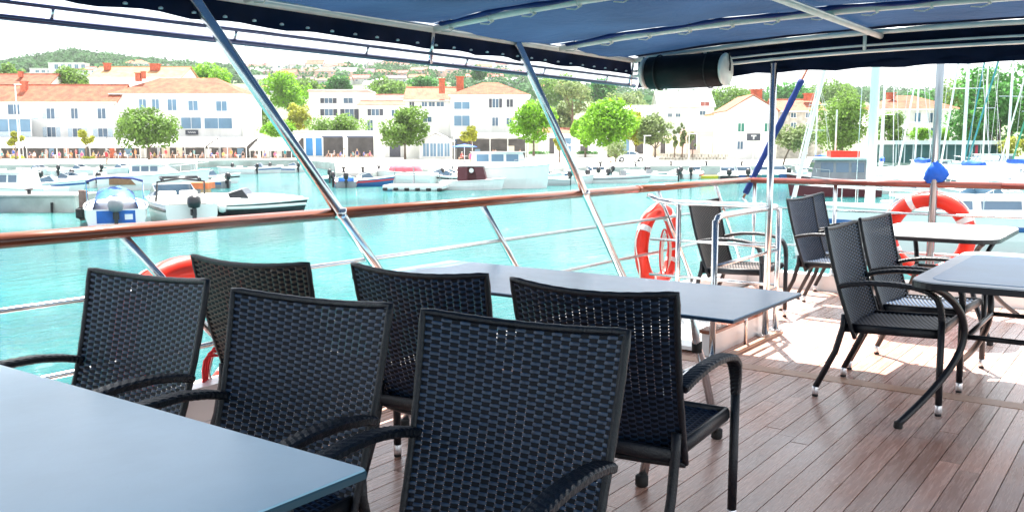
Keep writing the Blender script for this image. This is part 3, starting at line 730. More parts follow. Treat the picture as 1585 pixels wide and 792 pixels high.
# ------------------------------------------------------------------ buildings
def rooftile(name, c, c2):
    m = mat(name, c, .85, 0, .3, var=.5, scale=.9, col2=c2); t = m.node_tree; N = t.nodes; L = t.links
    g = N.new('ShaderNodeNewGeometry'); q = N.new('ShaderNodeMapping'); q.inputs['Rotation'].default_value = (0,0,-VIEW_RZ); L.new(g.outputs['Position'], q.inputs[0])
    w = N.new('ShaderNodeTexWave'); w.inputs['Scale'].default_value = 1.2; w.inputs['Distortion'].default_value = 1.2; w.inputs['Detail'].default_value = 2; L.new(q.outputs[0], w.inputs['Vector'])
    bp = N.new('ShaderNodeBump'); bp.inputs['Strength'].default_value = .8; bp.inputs['Distance'].default_value = .12; L.new(w.outputs['Fac'], bp.inputs['Height'])
    L.new(bp.outputs[0], N['Principled BSDF'].inputs['Normal']); return m
M.update(
    wall_w=mat('white_render', (.78,.77,.74), .9, var=.16, scale=.6, stretch=(1,1,.22)),
    wall_c=mat('cream_render', (.72,.64,.50), .9, var=.10, scale=.35),
    wall_p=mat('pink_render', (.66,.42,.36), .9, var=.12, scale=.35),
    wall_g=mat('grey_render', (.55,.55,.53), .9, var=.15, scale=.5),
    stone=mat('pale_stone', (.50,.47,.41), .95, var=.35, scale=1.6, bump=.6, bscale=3),
    tile_o=rooftile('orange_roof_tiles', (.36,.105,.052), (.21,.058,.034)),
    tile_p=rooftile('faded_roof_tiles', (.42,.155,.09), (.28,.095,.06)),
    tile_y=rooftile('yellowed_roof_tiles', (.44,.25,.12), (.32,.17,.08)),
    tile_r=rooftile('red_roof_tiles', (.45,.15,.12), (.30,.09,.08)),
    tile_b=rooftile('brown_roof_tiles', (.22,.15,.16), (.14,.10,.11)),
    brick_r=mat('red_chimney_brick', (.50,.12,.06), .9, var=.3, scale=3),
    glass=mat('window_glass', (.07,.13,.20), .08, 0, .8, var=.3, scale=.5),
    glass_b=mat('blue_blind', (.11,.22,.33), .3, 0, .6, var=.2, scale=.5),
    frame_w=mat('white_frame', (.78,.78,.77), .5),
    shut_d=mat('dark_shutter', (.055,.06,.08), .6, var=.2, scale=4),
    shut_l=mat('pale_shutter', (.50,.60,.68), .6, var=.2, scale=4),
    shut_g=mat('green_shutter', (.02,.17,.12), .6),
    door_b=mat('blue_door', (.03,.22,.50), .5),
    dark_in=mat('shaded_shopfront', (.06,.055,.055), .6, var=.5, scale=.7),  # dark colour stands in for the shade inside shopfronts and open bays
    canvas_w=mat('white_awning_canvas', (.80,.79,.76), .8, var=.06, scale=.8, trans=.3),
    canvas_n=mat('dark_awning_edge', (.08,.10,.16), .8),
    green_w=mat('dark_green_cladding', (.015,.10,.095), .6, var=.3, scale=1.5),
)
def house(name, label, xl, xr, v, ye, yr, roof='gable', D=9, wm='wall_w', rm='tile_o', wins=(), chim=(), base=None, rot=0, cat='house', group=None, oh=.35, doors=()):
    bz = QUAY-.1 if base is None else base
    c = PV((xl+xr)/2, 225, v); c.z = bz
    t = thing(name, label, cat, c, VIEW_RZ+R(rot), group)
    s = v/1430; W = (xr-xl)*s; hx = W/2; ze = PV((xl+xr)/2, ye, v).z - bz; yrm = v + D/2
    zr = PV((xl+xr)/2, yr, yrm if roof != 'flat' else v).z - bz
    loc = lambda x, y: ((PV(x,y,v)-c).dot(RIGHT), PV(x,y,v).z-bz)
    b = MB()
    if roof == 'front':                      # gable end faces the picture
        zr = PV((xl+xr)/2, yr, v).z - bz
        b.extr([(-hx,0),(hx,0),(hx,ze),(0,zr-.12),(-hx,ze)], 0, D)
    elif roof == 'gable':
        n = len(b.v); b.add([(-hx,0,0),(hx,0,0),(hx,D,0),(-hx,D,0),(-hx,0,ze),(hx,0,ze),(hx,D,ze),(-hx,D,ze),(-hx,D/2,zr-.12),(hx,D/2,zr-.12)],
              [(0,1,5,4),(1,2,6,9,5),(2,3,7,6),(3,0,4,8,7),(4,5,9,8),(6,7,8,9)])
    else: b.box(-hx,hx,0,D,0,ze-.01)
    b.build('wall', M[wm], t)
    r_ = MB(); th = .16
    if roof == 'gable':
        sl = (zr-ze)/(D/2); e0 = ze - oh*sl
        for (y0, z0, y1, z1) in ((-oh,e0,D/2,zr),(D+oh,e0,D/2,zr)):
            r_.add([(-hx-oh,y0,z0),(hx+oh,y0,z0),(hx+oh,y1,z1),(-hx-oh,y1,z1),(-hx-oh,y0,z0+th),(hx+oh,y0,z0+th),(hx+oh,y1,z1+th),(-hx-oh,y1,z1+th)],
                   [(0,3,2,1),(4,5,6,7),(0,1,5,4),(1,2,6,5),(2,3,7,6),(3,0,4,7)])
        ro = r_.build('roof', M[rm], t)
        MB().tube([(-hx-oh,D/2,zr+th),(hx+oh,D/2,zr+th)], .16, 8).build('ridge', M[rm], ro)
    elif roof == 'front':
        sl = (zr-ze)/hx; e0 = ze - oh*sl
        for sg in (-1, 1):
            r_.add([(sg*(hx+oh),-oh,e0),(0,-oh,zr),(0,D+oh,zr),(sg*(hx+oh),D+oh,e0),(sg*(hx+oh),-oh,e0+th),(0,-oh,zr+th),(0,D+oh,zr+th),(sg*(hx+oh),D+oh,e0+th)],
                   [(0,1,2,3),(4,7,6,5),(0,4,5,1),(1,5,6,2),(2,6,7,3),(3,7,4,0)])
        ro = r_.build('roof', M[rm], t)
    elif roof == 'hip':
        k = min(hx*.8, D/2); e = oh
        r_.add([(-hx-e,-e,ze),(hx+e,-e,ze),(hx+e,D+e,ze),(-hx-e,D+e,ze),(-hx+k,D/2,zr),(hx-k,D/2,zr)],
               [(0,1,5,4),(1,2,5),(2,3,4,5),(3,0,4),(3,2,1,0)])
        ro = r_.build('roof', M[rm], t)
        MB().box(-hx-e-.02,hx+e+.02,-e-.02,D+e+.02,ze-.16,ze-.012).build('eaves', M['frame_w'], ro)
    else:
        ro = MB().box(-hx-.25,hx+.25,-.25,D+.25,ze,ze+.22).build('roof', M[rm], t)
        MB().box(-hx-.1,hx+.1,-.1,D+.1,ze+.221,ze+.45).build('parapet', M[wm], ro)
    for (x, yt, wpx, hpx) in chim:
        lx, lz = loc(x, yt); lz += 0; w = wpx*s/2; yy = D*.33 if roof != 'front' else D*.2
        zt = PV(x, yt, v+yy).z - bz; lx = (PV(x, yt, v+yy)-c).dot(RIGHT)
        ch = MB().box(lx-w,lx+w,yy-w*.8,yy+w*.8,zt-hpx*s,zt).build('chimney', M['brick_r'], ro)
        MB().box(lx-w*1.25,lx+w*1.25,yy-w,yy+w,zt+.001,zt+.15).build('chimney_cap', M['brick_r'], t)
    if v < 215 and roof in ('gable','hip') and W > 5:
        MB().tube([(-hx-oh*.8,-oh-.1,ze-.12),(hx+oh*.8,-oh-.1,ze-.12)], .09, 6).build('gutter', M['wall_g'], ro)
        MB().tube([(hx-.25,-oh-.1,ze-.15),(hx-.25,-.1,ze-.6),(hx-.25,-.1,.1)], .06, 6).build('downpipe', M['wall_g'], t)
        if ze > 7: MB().box(-hx+.02,hx-.02,-.06,-.001,3.55,3.75).build('string_course', M['wall_g'], t)
    for w_ in wins:
        x0, y0, x1, y1 = w_[:4]; st = w_[4] if len(w_) > 4 else 'plain'; gm = w_[5] if len(w_) > 5 else 'glass'
        (ax, az), (bx, bz_) = loc(x0, y1), loc(x1, y0)
        fx0, fx1 = ax, bx
        if st != 'plain': q = (bx-ax)*.26; fx0, fx1 = ax+q, bx-q
        f = MB(); d = .10; wf = .07
        f.box(fx0-wf,fx0,-d,.0,az,bz_).box(fx1,fx1+wf,-d,.0,az,bz_).box(fx0-wf,fx1+wf,-d-.004,.0,bz_+.001,bz_+wf).box(fx0-wf-.06,fx1+wf+.06,-d-.07,.0,az-.09,az-.001)
        if fx1-fx0 > .7: f.box((fx0+fx1)/2-.035,(fx0+fx1)/2+.035,-d+.03,-.02,az,bz_)
        wo_ = f.build('window', M['frame_w'], t)
        MB().box(fx0+.001,fx1-.001,-.025,-.005,az+.001,bz_-.001).build('pane', M[gm], wo_)
        if st != 'plain':
            for (s0, s1) in ((ax, fx0-wf-.01), (fx1+wf+.01, bx)):
                if s1 - s0 > .05: MB().box(s0,s1,-.07,-.012,az,bz_).build('shutter', M[st], wo_)
    for (x0, y0, x1, y1, dm) in doors:
        (ax, az), (bx, bz_) = loc(x0, y1), loc(x1, y0)
        do = MB().box(ax,bx,-.06,-.008,max(az,.02),bz_).build('door', M[dm], t)  # dark_in panels paint the shade within an opening, not a door leaf
        MB().box(ax-.1,ax-.002,-.09,0,max(az,.02),bz_+.1).box(bx+.002,bx+.1,-.09,0,max(az,.02),bz_+.1).box(ax-.12,bx+.12,-.095,0,bz_+.06,bz_+.2).build('door_frame', M['frame_w'], do)
    return t
h1 = house('row_house', 'long white house with orange tiled roof and shuttered windows at the far left', -70, 183, 166, 158, 133, 'gable', 10, wins=[
    (13,162,30,177), (66,168,91,184,'shut_l'), (105,168,126,184,'shut_l'), (145,168,170,184,'shut_l'), (67,197,93,212,'shut_l'), (106,199,134,212,'shut_l'), (145,199,174,212,'shut_l'), (-40,165,-15,182,'shut_l')], chim=[(37,127,9,16),(-30,128,9,14)])
# curved glass veranda on it
vr = thing('glass_veranda', 'rounded blue-grey glass veranda on the first floor of the far left house', 'veranda', PV(25,212,164.9), VIEW_RZ)
s_ = 165/1430
MB().box(-6,4.0,-2.2,-.02,-.2,-.005).build('slab', M['wall_w'], vr)
MB().box(-6,4.2,-2.4,-.02,3.05,3.25).build('roof', M['shut_l'], vr)
for k in range(6):
    x = -5.95+k*1.95
    MB().box(x,x+.12,-2.15,-2.03,0,3.04).build('post', M['frame_w'], vr)
    if k < 5:
        MB().box(x+.14,x+1.93,-2.12,-2.06,.9,3.0).build('pane', M['glass_b'], vr)
        MB().box(x+.14,x+1.93,-2.12,-2.06,.02,.86).build('panel', M['shut_l'], vr)
house('waterfront_house', 'broad white house with low orange roof and five square blue windows upstairs', 176, 377, 168, 145, 121, 'hip', 13, rm='tile_o', wins=[
    (216,154,226,171,'plain','glass_b'),(236,154,246,171,'plain','glass_b'),(260,154,273,171,'plain','glass_b'),(292,156,306,171,'plain','glass_b'),(335,157,351,172,'plain','glass_b'),
    (281,182,311,199,'plain','glass_b'),(317,183,359,199,'plain','glass_b')], chim=[(214,114,8,12),(222,112,6,10)])
sg = thing('shop_sign', 'small dark sign with pale script on the broad white house', 'sign', PV(297,205,167.8), VIEW_RZ)
MB().box(-1.15,1.15,-.08,0,-.42,.42).build('board', M['shut_d'], sg)
MB().tube([(-.7+1.4*k/16,-.10,.14*math.sin(k*1.6)) for k in range(17)], .05, 5).build('lettering', M['frame_w'], sg)
house('roof_house', 'house with wide yellowed roof rising behind the waterfront houses', 144, 284, 200, 120, 105, 'gable', 12, rm='tile_y', chim=[(166,99,9,10),(240,100,13,10)])
house('roof_house', 'house with plain orange roof behind the long house at the far left', -40, 78, 196, 134, 116, 'gable', 10, chim=[(32,112,6,8)], wins=[(2,136,10,146)])
house('shuttered_house', 'flat-roofed white house with dark shutters above the waterfront restaurant', 480, 571, 188, 142, 139, 'flat', 10, rm='wall_p', wins=[
    (496,152,521,160,'shut_d'),(532,152,546,160,'plain','glass'),(496,169,522,179,'shut_d'),(527,169,555,185,'shut_d')])
house('annex_house', 'small white annex with pinkish trim right of the shuttered house', 557, 628, 182, 163, 158, 'gable', 8, rm='tile_p', wins=[(569,169,593,179,'shut_d'),(569,186,577,203),(606,170,616,180)])
house('annex_house', 'little white house with red roof edge behind the round olive tree', 577, 640, 205, 153, 148, 'gable', 7, rm='tile_r', wins=[(598,157,606,164),(618,157,626,164)])
house('wide_house', 'low white wing with small windows left of the two red chimneys', 628, 702, 156, 155, 137, 'gable', 10, rm='tile_p', wins=[(634,158,641,169,'plain','shut_d'),(653,158,661,165),(664,158,673,165),(676,158,687,165),(655,181,668,189)])
house('chimney_house', 'large white house with orange hip roof and two tall red chimneys', 698, 818, 152, 147, 128, 'hip', 12, wins=[
    (703,158,727,169,'plain','glass_b'),(703,179,727,195,'plain','glass_b'),(757,153,777,167,'shut_d'),(762,182,771,195),(784,154,794,166,'plain','shut_d'),(784,183,793,195),(703,211,722,230),(726,211,747,230),(752,211,775,230),(780,211,803,230)], chim=[(684,123,9,22),(712,120,11,24)])
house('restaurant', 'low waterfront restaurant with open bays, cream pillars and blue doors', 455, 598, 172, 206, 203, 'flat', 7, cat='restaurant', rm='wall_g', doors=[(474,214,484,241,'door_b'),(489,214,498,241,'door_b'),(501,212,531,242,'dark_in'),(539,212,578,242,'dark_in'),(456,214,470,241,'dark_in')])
for k, x in enumerate((534.5, 581.5)):
    p = thing('pillar', ('left' if k == 0 else 'right') + ' cream pillar at the open bays of the low restaurant', 'pillar', PZ(x, 243.5, QUAY), VIEW_RZ, 'restaurant pillars')
    MB().bevbox(-.36,.36,-.3,.3,.15,3.5,.05).build('shaft', M['wall_c'], p); MB().box(-.46,.46,-.4,.4,0,.149).build('plinth', M['wall_c'], p); MB().box(-.46,.46,-.4,.4,3.501,3.7).build('capital', M['wall_c'], p)
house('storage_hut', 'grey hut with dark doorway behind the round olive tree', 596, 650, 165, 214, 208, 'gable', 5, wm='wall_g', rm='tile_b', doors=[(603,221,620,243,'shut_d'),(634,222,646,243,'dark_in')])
gh = house('glazed_pavilion', 'white pavilion with gridded glass front beside the round olive tree', 649, 700, 148, 219, 206, 'front', 7, rm='wall_w', wins=[(655,222,664,242,'plain','glass_b'),(666,222,675,242,'plain','glass_b'),(677,222,686,242,'plain','glass_b'),(688,222,696,242,'plain','glass_b')], cat='pavilion')
house('hill_villa', 'blank white house above the green trees, right of the rolled curtain', 1019, 1104, 235, 165, 143, 'gable', 12, rm='wall_w', wins=[(1083,172,1092,178),(1034,176,1040,181),(1046,176,1053,181),(1084,158,1098,166,'plain','tile_r')])
house('hill_villa', 'long low white building half hidden behind the bright green trees', 930, 1024, 225, 172, 165, 'gable', 9, rm='wall_w', wins=[(945,178,953,184),(970,178,978,184),(1000,178,1008,184)])
house('brick_terrace', 'pinkish brick building with terraces between the trees and the stone house', 1062, 1126, 172, 203, 194, 'flat', 7, wm='wall_p', rm='wall_w', doors=[(1066,208,1078,232,'dark_in'),(1108,206,1121,232,'dark_in'),(1085,214,1101,240,'wall_w')], cat='building')
house('yellow_house', 'small ochre house end behind the stone house', 1100, 1130, 200, 178, 172, 'flat', 6, wm='wall_c', rm='tile_y')
st = house('stone_house', 'pale gable-fronted house with green shutters and red chimney', 1125, 1202, 150, 171, 147, 'front', 10, wm='wall_w', rm='tile_p', wins=[(1142,191,1152,204,'plain','shut_g'),(1183,191,1193,204,'plain','shut_g'),(1141,219,1150,231)], chim=[(1171,140,15,13)])
house('stone_house', 'stone-walled wing with small windows and red chimney, right of the gable-fronted house', 1202, 1274, 154, 172, 156, 'gable', 9, wm='stone', rm='tile_p', wins=[(1224,175,1232,182),(1247,175,1254,182),(1224,190,1232,198),(1247,191,1254,202),(1244,222,1250,238)], chim=[(1252,146,13,10)])
house('villa', 'white villa with broad orange hip roof among the masts on the right', 1362, 1484, 140, 169, 148, 'hip', 12, wm='wall_w', rm='tile_o', wins=[(1415,175,1425,190,'plain','glass_b'),(1435,175,1447,190,'shut_l'),(1466,175,1473,190,'plain','shut_l'),(1384,176,1392,190,'plain','glass_b'),(1412,198,1424,210),(1440,198,1452,210)], chim=[(1379,145,11,9)])
house('terrace_building', 'low white terrace building behind the vivid green trees', 836, 1010, 186, 206, 200, 'gable', 8, rm='tile_p', cat='building', doors=[(850,214,858,238,'dark_in'),(872,214,884,238,'glass_b'),(898,214,910,238,'dark_in'),(962,214,974,238,'glass_b'),(985,214,996,238,'dark_in')], wins=[(925,212,938,224),(944,212,955,224)])
house('terrace_building', 'pale garden wall building right of the grey-green tree', 1008, 1066, 190, 212, 209, 'flat', 4, wm='wall_c', rm='wall_w', cat='building', doors=[(1022,218,1030,238,'dark_in')])
for k, x in enumerate((872, 890, 905)):
    t = thing('parasol', ('left','middle','right')[k]+' white parasol beside the vivid green trees', 'parasol', PZ(x, 243+k*.5, QUAY), VIEW_RZ, 'white parasols')
    MB().tube([(0,0,0),(0,0,2.6)], .04, 6).build('pole', M['frame_w'], t); MB().lathe([(1.5,2.15),(1.52,2.2),(.8,2.5),(.05,2.75)], (0,0,0), 8).build('canopy', M['canvas_w'], t); MB().lathe([(.35,0),(.35,.1),(.05,.14)], (0,0,0), 12).build('base', M['wall_g'], t)
sh = thing('green_shed', 'long low dark green waterfront shed with white flat roof on the right', 'shed', PV(1472,225,118)*1, VIEW_RZ); sh.location.z = QUAY
k_ = 118/1430; W_ = 172*k_
MB().box(-W_/2,W_/2,0,6,0,2.35).build('wall', M['green_w'], sh)
MB().box(-W_/2-.5,W_/2+.5,-.8,6.4,2.351,2.85).build('roof', M['wall_w'], sh)
for i in range(14):
    x = -W_/2+.05+i*(W_-.2)/13; MB().box(x,x+.10,-.14,-.001,0,2.34).build('post', M['frame_w'], sh)
for x in (3.1, 6.7, 7.2): MB().box(x,x+.32,-.10,-.002,.05,2.3).build('red_panel', mat('red_panel', (.70,.04,.08), .6), sh)
# houses on the hillside, row by row
ordw = ['first','second','third','fourth','fifth','sixth','seventh','eighth','ninth','tenth','eleventh','twelfth','thirteenth','fourteenth','fifteenth','sixteenth']
HR = [('topmost', 104, [392,412,436,462,490,512,534,556,578,604,628,655,690,722,752,780], .9),
      ('second', 115, [397,424,452,478,508,540,566,592,622,650,676,704,736,766,796], 1.0),
      ('third', 127, [405,472,500,530,560,590,615,648,735,765,792], 1.05),
      ('lowest', 139, [392,418,500,578,604,650,835,862,900], 1.1)]
wc = [('white','wall_w'),('white','wall_w'),('pinkish','wall_p'),('cream','wall_c'),('white','wall_w'),('grey','wall_g')]; rc = [('red','tile_r'),('faded orange','tile_p'),('brown','tile_b'),('pale','wall_w'),('red','tile_r')]
k = 0
for (rn, yb, xs, sc) in HR:
    for i, x in enumerate(xs):
        x += random.uniform(-4,4); y = yb + 4 + random.uniform(-2,3); p, v = on_hill(x, y); w = random.uniform(21,31)*sc; h = random.uniform(6.5,10.5)*sc
        (wn_, wm_), (rn_, rm_) = wc[(k*5+i) % 6], rc[(k*3+i) % 5]; k += 1
        ye = y-h; yr = ye-random.uniform(3,5.5)
        wl = []
        n_ = random.choice((2,3,3))
        for q in range(n_):
            xx = x-w/2+w*(q+.5)/n_; wl.append((xx-1.6, ye+2, xx+1.6, ye+4.5))
        house('hillside_house', f'{ordw[i]} house from left, {rn} row on the hillside, {wn_} walls, {rn_} roof', x-w/2, x+w/2, v-4, ye, yr, random.choice(('gable','gable','hip')), random.uniform(7,10), wm_, rm_, wl, base=p.z-2.5, group='houses on the hillside', rot=random.uniform(-12,12))
for (x0, x1, yb, ye, yr, lb, rf, rm_) in ((82,134,116,98,95,'modern white flat-roofed house below the wooded ridge','flat','wall_g'),(53,100,118,107,104,'low grey house under the wooded ridge at the left','flat','wall_g'),(196,232,112,98,93,'white villa with hip roof on the wooded ridge','hip','tile_p'),(253,283,112,101,98,'small white house right of the hip-roofed villa on the ridge','hip','tile_b'),
        (118,150,116,108,104,'pink house below the modern white house','gable','tile_r'),(1100,1125,158,150,147,'tiny bluish house on the hill right of the blank white house','gable','tile_b'),(775,810,132,121,117,'pink-banded block on the hill right of the chimneys','flat','tile_r'),(855,890,140,131,127,'small white house on the hill beneath the canopy edge','gable','tile_r'),(930,955,150,141,138,'pale little house on the hill left of the rolled curtain','gable','tile_p')):
    p, v = on_hill((x0+x1)/2, yb)
    nw = max(2, int((x1-x0)/9)); wl = [(x0+(x1-x0)*(q+.5)/nw-2.6, ye+2, x0+(x1-x0)*(q+.5)/nw+2.6, ye+(yb-ye)*.5, 'plain', 'glass_b') for q in range(nw)]
    house('ridge_house', lb, x0, x1, v-3, ye, yr, rf, 9, 'wall_w', rm_, wl, base=p.z-3)
for k, (x, yt) in enumerate(((381,55),(411,58))):
    p, v = on_hill(x, 108); s = v/1430
    t = thing('radio_mast', ('thin bare radio mast on the ridge' if k == 0 else 'thicker radio mast with antennas on the ridge'), 'mast', p, VIEW_RZ)
    H = (108-yt)*s
    MB().tube([(0,0,-1),(0,0,H)], [.55+.35*k,.18+.12*k], 8).build('shaft', M['wall_g'], t)
    for q in range(3): MB().box(-.9-.3*k,.9+.3*k,-.15,.15,H*(.72+.08*q),H*(.72+.08*q)+(1.6 if k else .4)).build('antenna', M['wall_g'], t)

# ------------------------------------------------------------------ awnings on the promenade
def awning(label, x0, x1, v, yf, yb, npost, D=7.5):
    c = PV((x0+x1)/2, 225, v); c.z = QUAY; s = v/1430; hx = (x1-x0)*s/2
    t = thing('awning', label, 'awning', c, VIEW_RZ, 'restaurant awnings on the promenade')
    zf = PV(CX, yf, v).z-QUAY; zb = PV(CX, yb, v+D).z-QUAY
    b = MB(); n = 8
    for i in range(n+1):
        x = -hx+2*hx*i/n; dz = .10*math.sin(i*2.2)
        b.v += [(x,0,zf-.28+.04*(i % 2)),(x,0,zf),(x,D*.5,(zf+zb)/2+dz*.3+.1),(x,D,zb)]
    b.f = [(i*4+j,(i+1)*4+j,(i+1)*4+j+1,i*4+j+1) for i in range(n) for j in range(3)]
    b.build('canvas', M['canvas_w'], t)
    MB().tube([(-hx,.05,zf-.05),(hx,.05,zf-.05)], .05, 6).build('front_bar', M['frame_w'], t)
    for i in range(npost):
        x = -hx+.15+(2*hx-.3)*i/(npost-1); MB().tube([(x,.1,0),(x,.1,zf-.06)], .06, 6).build('post', M['frame_w'], t)
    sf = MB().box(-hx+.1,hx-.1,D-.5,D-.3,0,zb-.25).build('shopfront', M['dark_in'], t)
    for i in range(int(hx*2/2.6)):
        x = -hx+.4+i*2.6
        if random.random() < .7: MB().box(x,x+random.uniform(.7,1.5),D-.56,D-.502,.1,random.uniform(1.6,2.2)).build('display', random.choice([M['wall_c'],M['wall_p'],M['glass_b'],M['brick_r'],M['wall_g'],M['wall_w']]), sf)
    return t
for a_ in (('white awning at the far left end of the promenade', -75, 36, 154, 227, 213, 4), ('white awning left of the small yellow-green tree', 39, 134, 154, 227, 213, 4), ('white awning between the two trees on the left', 137, 218, 154, 227, 214, 3),
           ('white awning right of the round tree below the broad house', 222, 318, 156, 226, 212, 4), ('white awning below the right end of the broad house', 321, 382, 158, 226, 212, 3), ('pale sloping awning behind the leaning post, left of the restaurant', 385, 452, 160, 231, 213, 3),
           ('grey-edged awning along the ground floor of the two-chimney house', 702, 815, 142, 212, 206, 5)): awning(*a_)
for (x0, x1, nm) in ((500,532,'left'), (538,579,'right')):
    c = PZ((x0+x1)/2, 244, QUAY); c.z = PV((x0+x1)/2, 211, 168).z
    t = thing('bay_blind', f'narrow dark-edged blind over the {nm} open bay of the restaurant', 'awning', c, VIEW_RZ, 'restaurant blinds')
    w = (x1-x0)*168/1430/2; MB().box(-w,w,-.6,.9,-.02,.06).build('blind', M['canvas_w'], t); MB().box(-w,w,-.66,-.602,-.2,.07).build('edge', M['canvas_n'], t)
# ------------------------------------------------------------------ trees and plants
tree_px('round_tree', 'round olive-green tree with forked trunk on the promenade at the left', 231, 171, 249, 146, 92, 26, M['leaf_olive'], leafn=3200, leafs=.55, ncl=30)
tree_px('round_tree', 'round olive-green tree with pale trunk in front of the storage hut', 627, 170, 246, 148, 76, 24, M['leaf_olive'], leafn=3000, leafs=.52, ncl=28)
tree_px('small_tree', 'small yellow-green tree on the promenade between the awnings', 134, 203, 248, 144, 26, 24, M['leaf_yellow'], leafn=700, leafs=.36, ncl=9)
tree_px('small_tree', 'small yellow-green tree before the glass veranda', 25, 204, 249, 143, 26, 24, M['leaf_yellow'], leafn=650, leafs=.36, ncl=9)
tree_px('small_tree', 'yellow tree standing by the glazed pavilion', 730, 193, 246, 136, 35, 22, M['leaf_yellow'], leafn=900, leafs=.40, ncl=11)
tree_px('green_tree', 'vivid green tree right of the two-chimney house', 826, 160, 241, 138, 66, 26, M['leaf_bright'], leafn=2600, leafs=.5, ncl=24)
tree_px('green_tree', 'broad vivid green tree, widest in the middle of the quay', 942, 162, 244, 130, 104, 24, M['leaf_bright'], leafn=4200, leafs=.5, ncl=34)
tree_px('green_tree', 'smaller vivid green tree merging into the left side of the broad one', 906, 176, 243, 136, 46, 20, M['leaf_bright'], leafn=1700, leafs=.48, ncl=18)
tree_px('green_tree', 'yellowish green tree merging into the right side of the broad one', 984, 172, 243, 138, 44, 20, M['leaf_yellow'], leafn=1500, leafs=.48, ncl=18)
tree_px('olive_tree', 'grey-green tree right of the broad vivid green tree', 1014, 178, 244, 132, 56, 18, M['leaf_grey'], leafn=1700, leafs=.45)
tree_px('sparse_tree', 'tall sparse pale tree behind the leaning post', 886, 124, 215, 195, 58, 40, M['leaf_grey'], leafn=1000, leafs=.6)
tree_px('olive_tree', 'large olive-green tree behind the sailing boats right of the stone wing', 1303, 150, 248, 136, 96, 20, M['leaf_olive'], leafn=3400, leafs=.5, ncl=30)
tree_px('olive_tree', 'narrow green tree among the masts in front of the villa', 1376, 173, 248, 122, 46, 18, M['leaf_olive'], leafn=1500, leafs=.42)
tree_px('leaning_tree', 'small leaning tree in front of the pale gable-fronted house', 1212, 194, 256, 108, 64, 26, M['leaf_grey'], leafn=1500, leafs=.36, lean=1.2)
tree_px('great_tree', 'huge deep green tree at the right edge', 1545, 106, 246, 128, 150, 16, M['leaf_dark'], leafn=6000, leafs=.62, ncl=46)
tree_px('great_tree', 'lighter green tree crown left of the huge tree behind the shed', 1490, 128, 246, 150, 76, 20, M['leaf_olive'], leafn=2200, leafs=.6)
tree_px('round_bush', 'ball-shaped bright green bush above the green shed', 1424, 197, 219, 128, 32, 2, M['leaf_bright'], leafn=700, leafs=.36, cat='bush')
tree_px('round_bush', 'smaller bright bush right of the ball-shaped bush above the shed', 1457, 200, 219, 128, 26, 2, M['leaf_bright'], leafn=500, leafs=.36, cat='bush')
tree_px('green_hedge', 'bright hedge at the right end of the green shed', 1572, 214, 246, 116, 50, 2, M['leaf_yellow'], leafn=900, leafs=.36, cat='hedge')
tree_px('shade_tree', 'leafy green tree on the slope left of the shuttered house', 445, 117, 172, 225, 84, 8, M['leaf_bright'], leafn=2600, leafs=.75, ncl=26)
tree_px('shade_tree', 'dull green tree behind the leaning post above the sloping awning', 400, 164, 214, 190, 60, 8, M['leaf_olive'], leafn=1500, leafs=.6)
tree_px('shade_tree', 'yellowish green shrub tree at the left wall of the shuttered house', 463, 158, 206, 182, 42, 6, M['leaf_yellow'], leafn=1200, leafs=.55)
tree_px('hedge_roof', 'low green creeper spread on the restaurant roof', 524, 182, 207, 176, 88, 2, M['leaf_olive'], leafn=2000, leafs=.5, cat='creeper', cd_=5)
tree_px('hedge_roof', 'bright green shrub on the roof left of the restaurant doors', 428, 188, 212, 176, 56, 2, M['leaf_bright'], leafn=1300, leafs=.5, cat='shrub', cd_=5)
tree_px('shade_tree', 'bright green tree behind the right end of the broad white house', 322, 102, 150, 225, 68, 6, M['leaf_bright'], leafn=2200, leafs=.7)
tree_px('shade_tree', 'grey-green tree between the two houses at the far left', 112, 110, 150, 205, 60, 6, M['leaf_olive'], leafn=1700, leafs=.65)
tree_px('shade_tree', 'pale green tree at the far left in front of the wooded hill', 18, 100, 140, 260, 36, 6, M['leaf_olive'], leafn=900, leafs=.8)
for (x, yt, yb, v, w, lm, lb) in ((470,126,152,300,60,'leaf_olive','green tree mass left of the flat-roofed shuttered house on the slope'),(520,122,146,320,46,'leaf_dark','dark tree above the roof of the shuttered house'),(600,128,152,300,80,'leaf_olive','wide tree band above the little white house'),(660,122,150,310,60,'leaf_dark','dark trees left of the two red chimneys'),
        (740,104,125,420,24,'leaf_dark','small dark tree on the hill above the two-chimney roof'),(870,118,160,330,70,'leaf_olive','green trees behind the tall sparse tree'),(930,122,160,330,50,'leaf_dark','darker trees on the slope under the canopy edge'),(970,138,185,240,66,'leaf_grey','pale trees above the vivid green tree'),(870,160,205,200,50,'leaf_grey','pale shrubs left of the vivid green tree'),
        (1130,138,182,280,70,'leaf_olive','green trees on the slope left of the red chimney house'),(1220,130,170,330,70,'leaf_dark','dark hillside trees behind the slanting flag staff'),(1290,128,165,340,80,'leaf_olive','green hillside trees left of the white mast'),(1430,142,170,300,60,'leaf_dark','dark trees beside the villa roof'),
        (560,150,165,250,40,'leaf_olive','small shrubs behind the flat roof of the shuttered house')):
    tree_px('slope_tree', lb, x, yt, yb, v, w, 2, M[lm], leafn=1500, leafs=.8 if v < 290 else 1.1, group='trees on the slope')
for k, (x, yt, w) in enumerate(((1056,188,16),(1072,202,14),(1044,200,12))):
    tree_px('slim_tree', ('tallest','right-hand','left-hand')[k]+' slim young tree in front of the pinkish brick building', x, yt, 243, 140, w, 14, M['leaf_grey'], leafn=420, leafs=.36, ncl=8, group='slim trees by the brick building')
tree_px('slim_tree', 'thin sapling in a pit near the white leaning post on the quay', 866, 213, 251, 116, 18, 20, M['leaf_yellow'], leafn=350, leafs=.3, ncl=7)
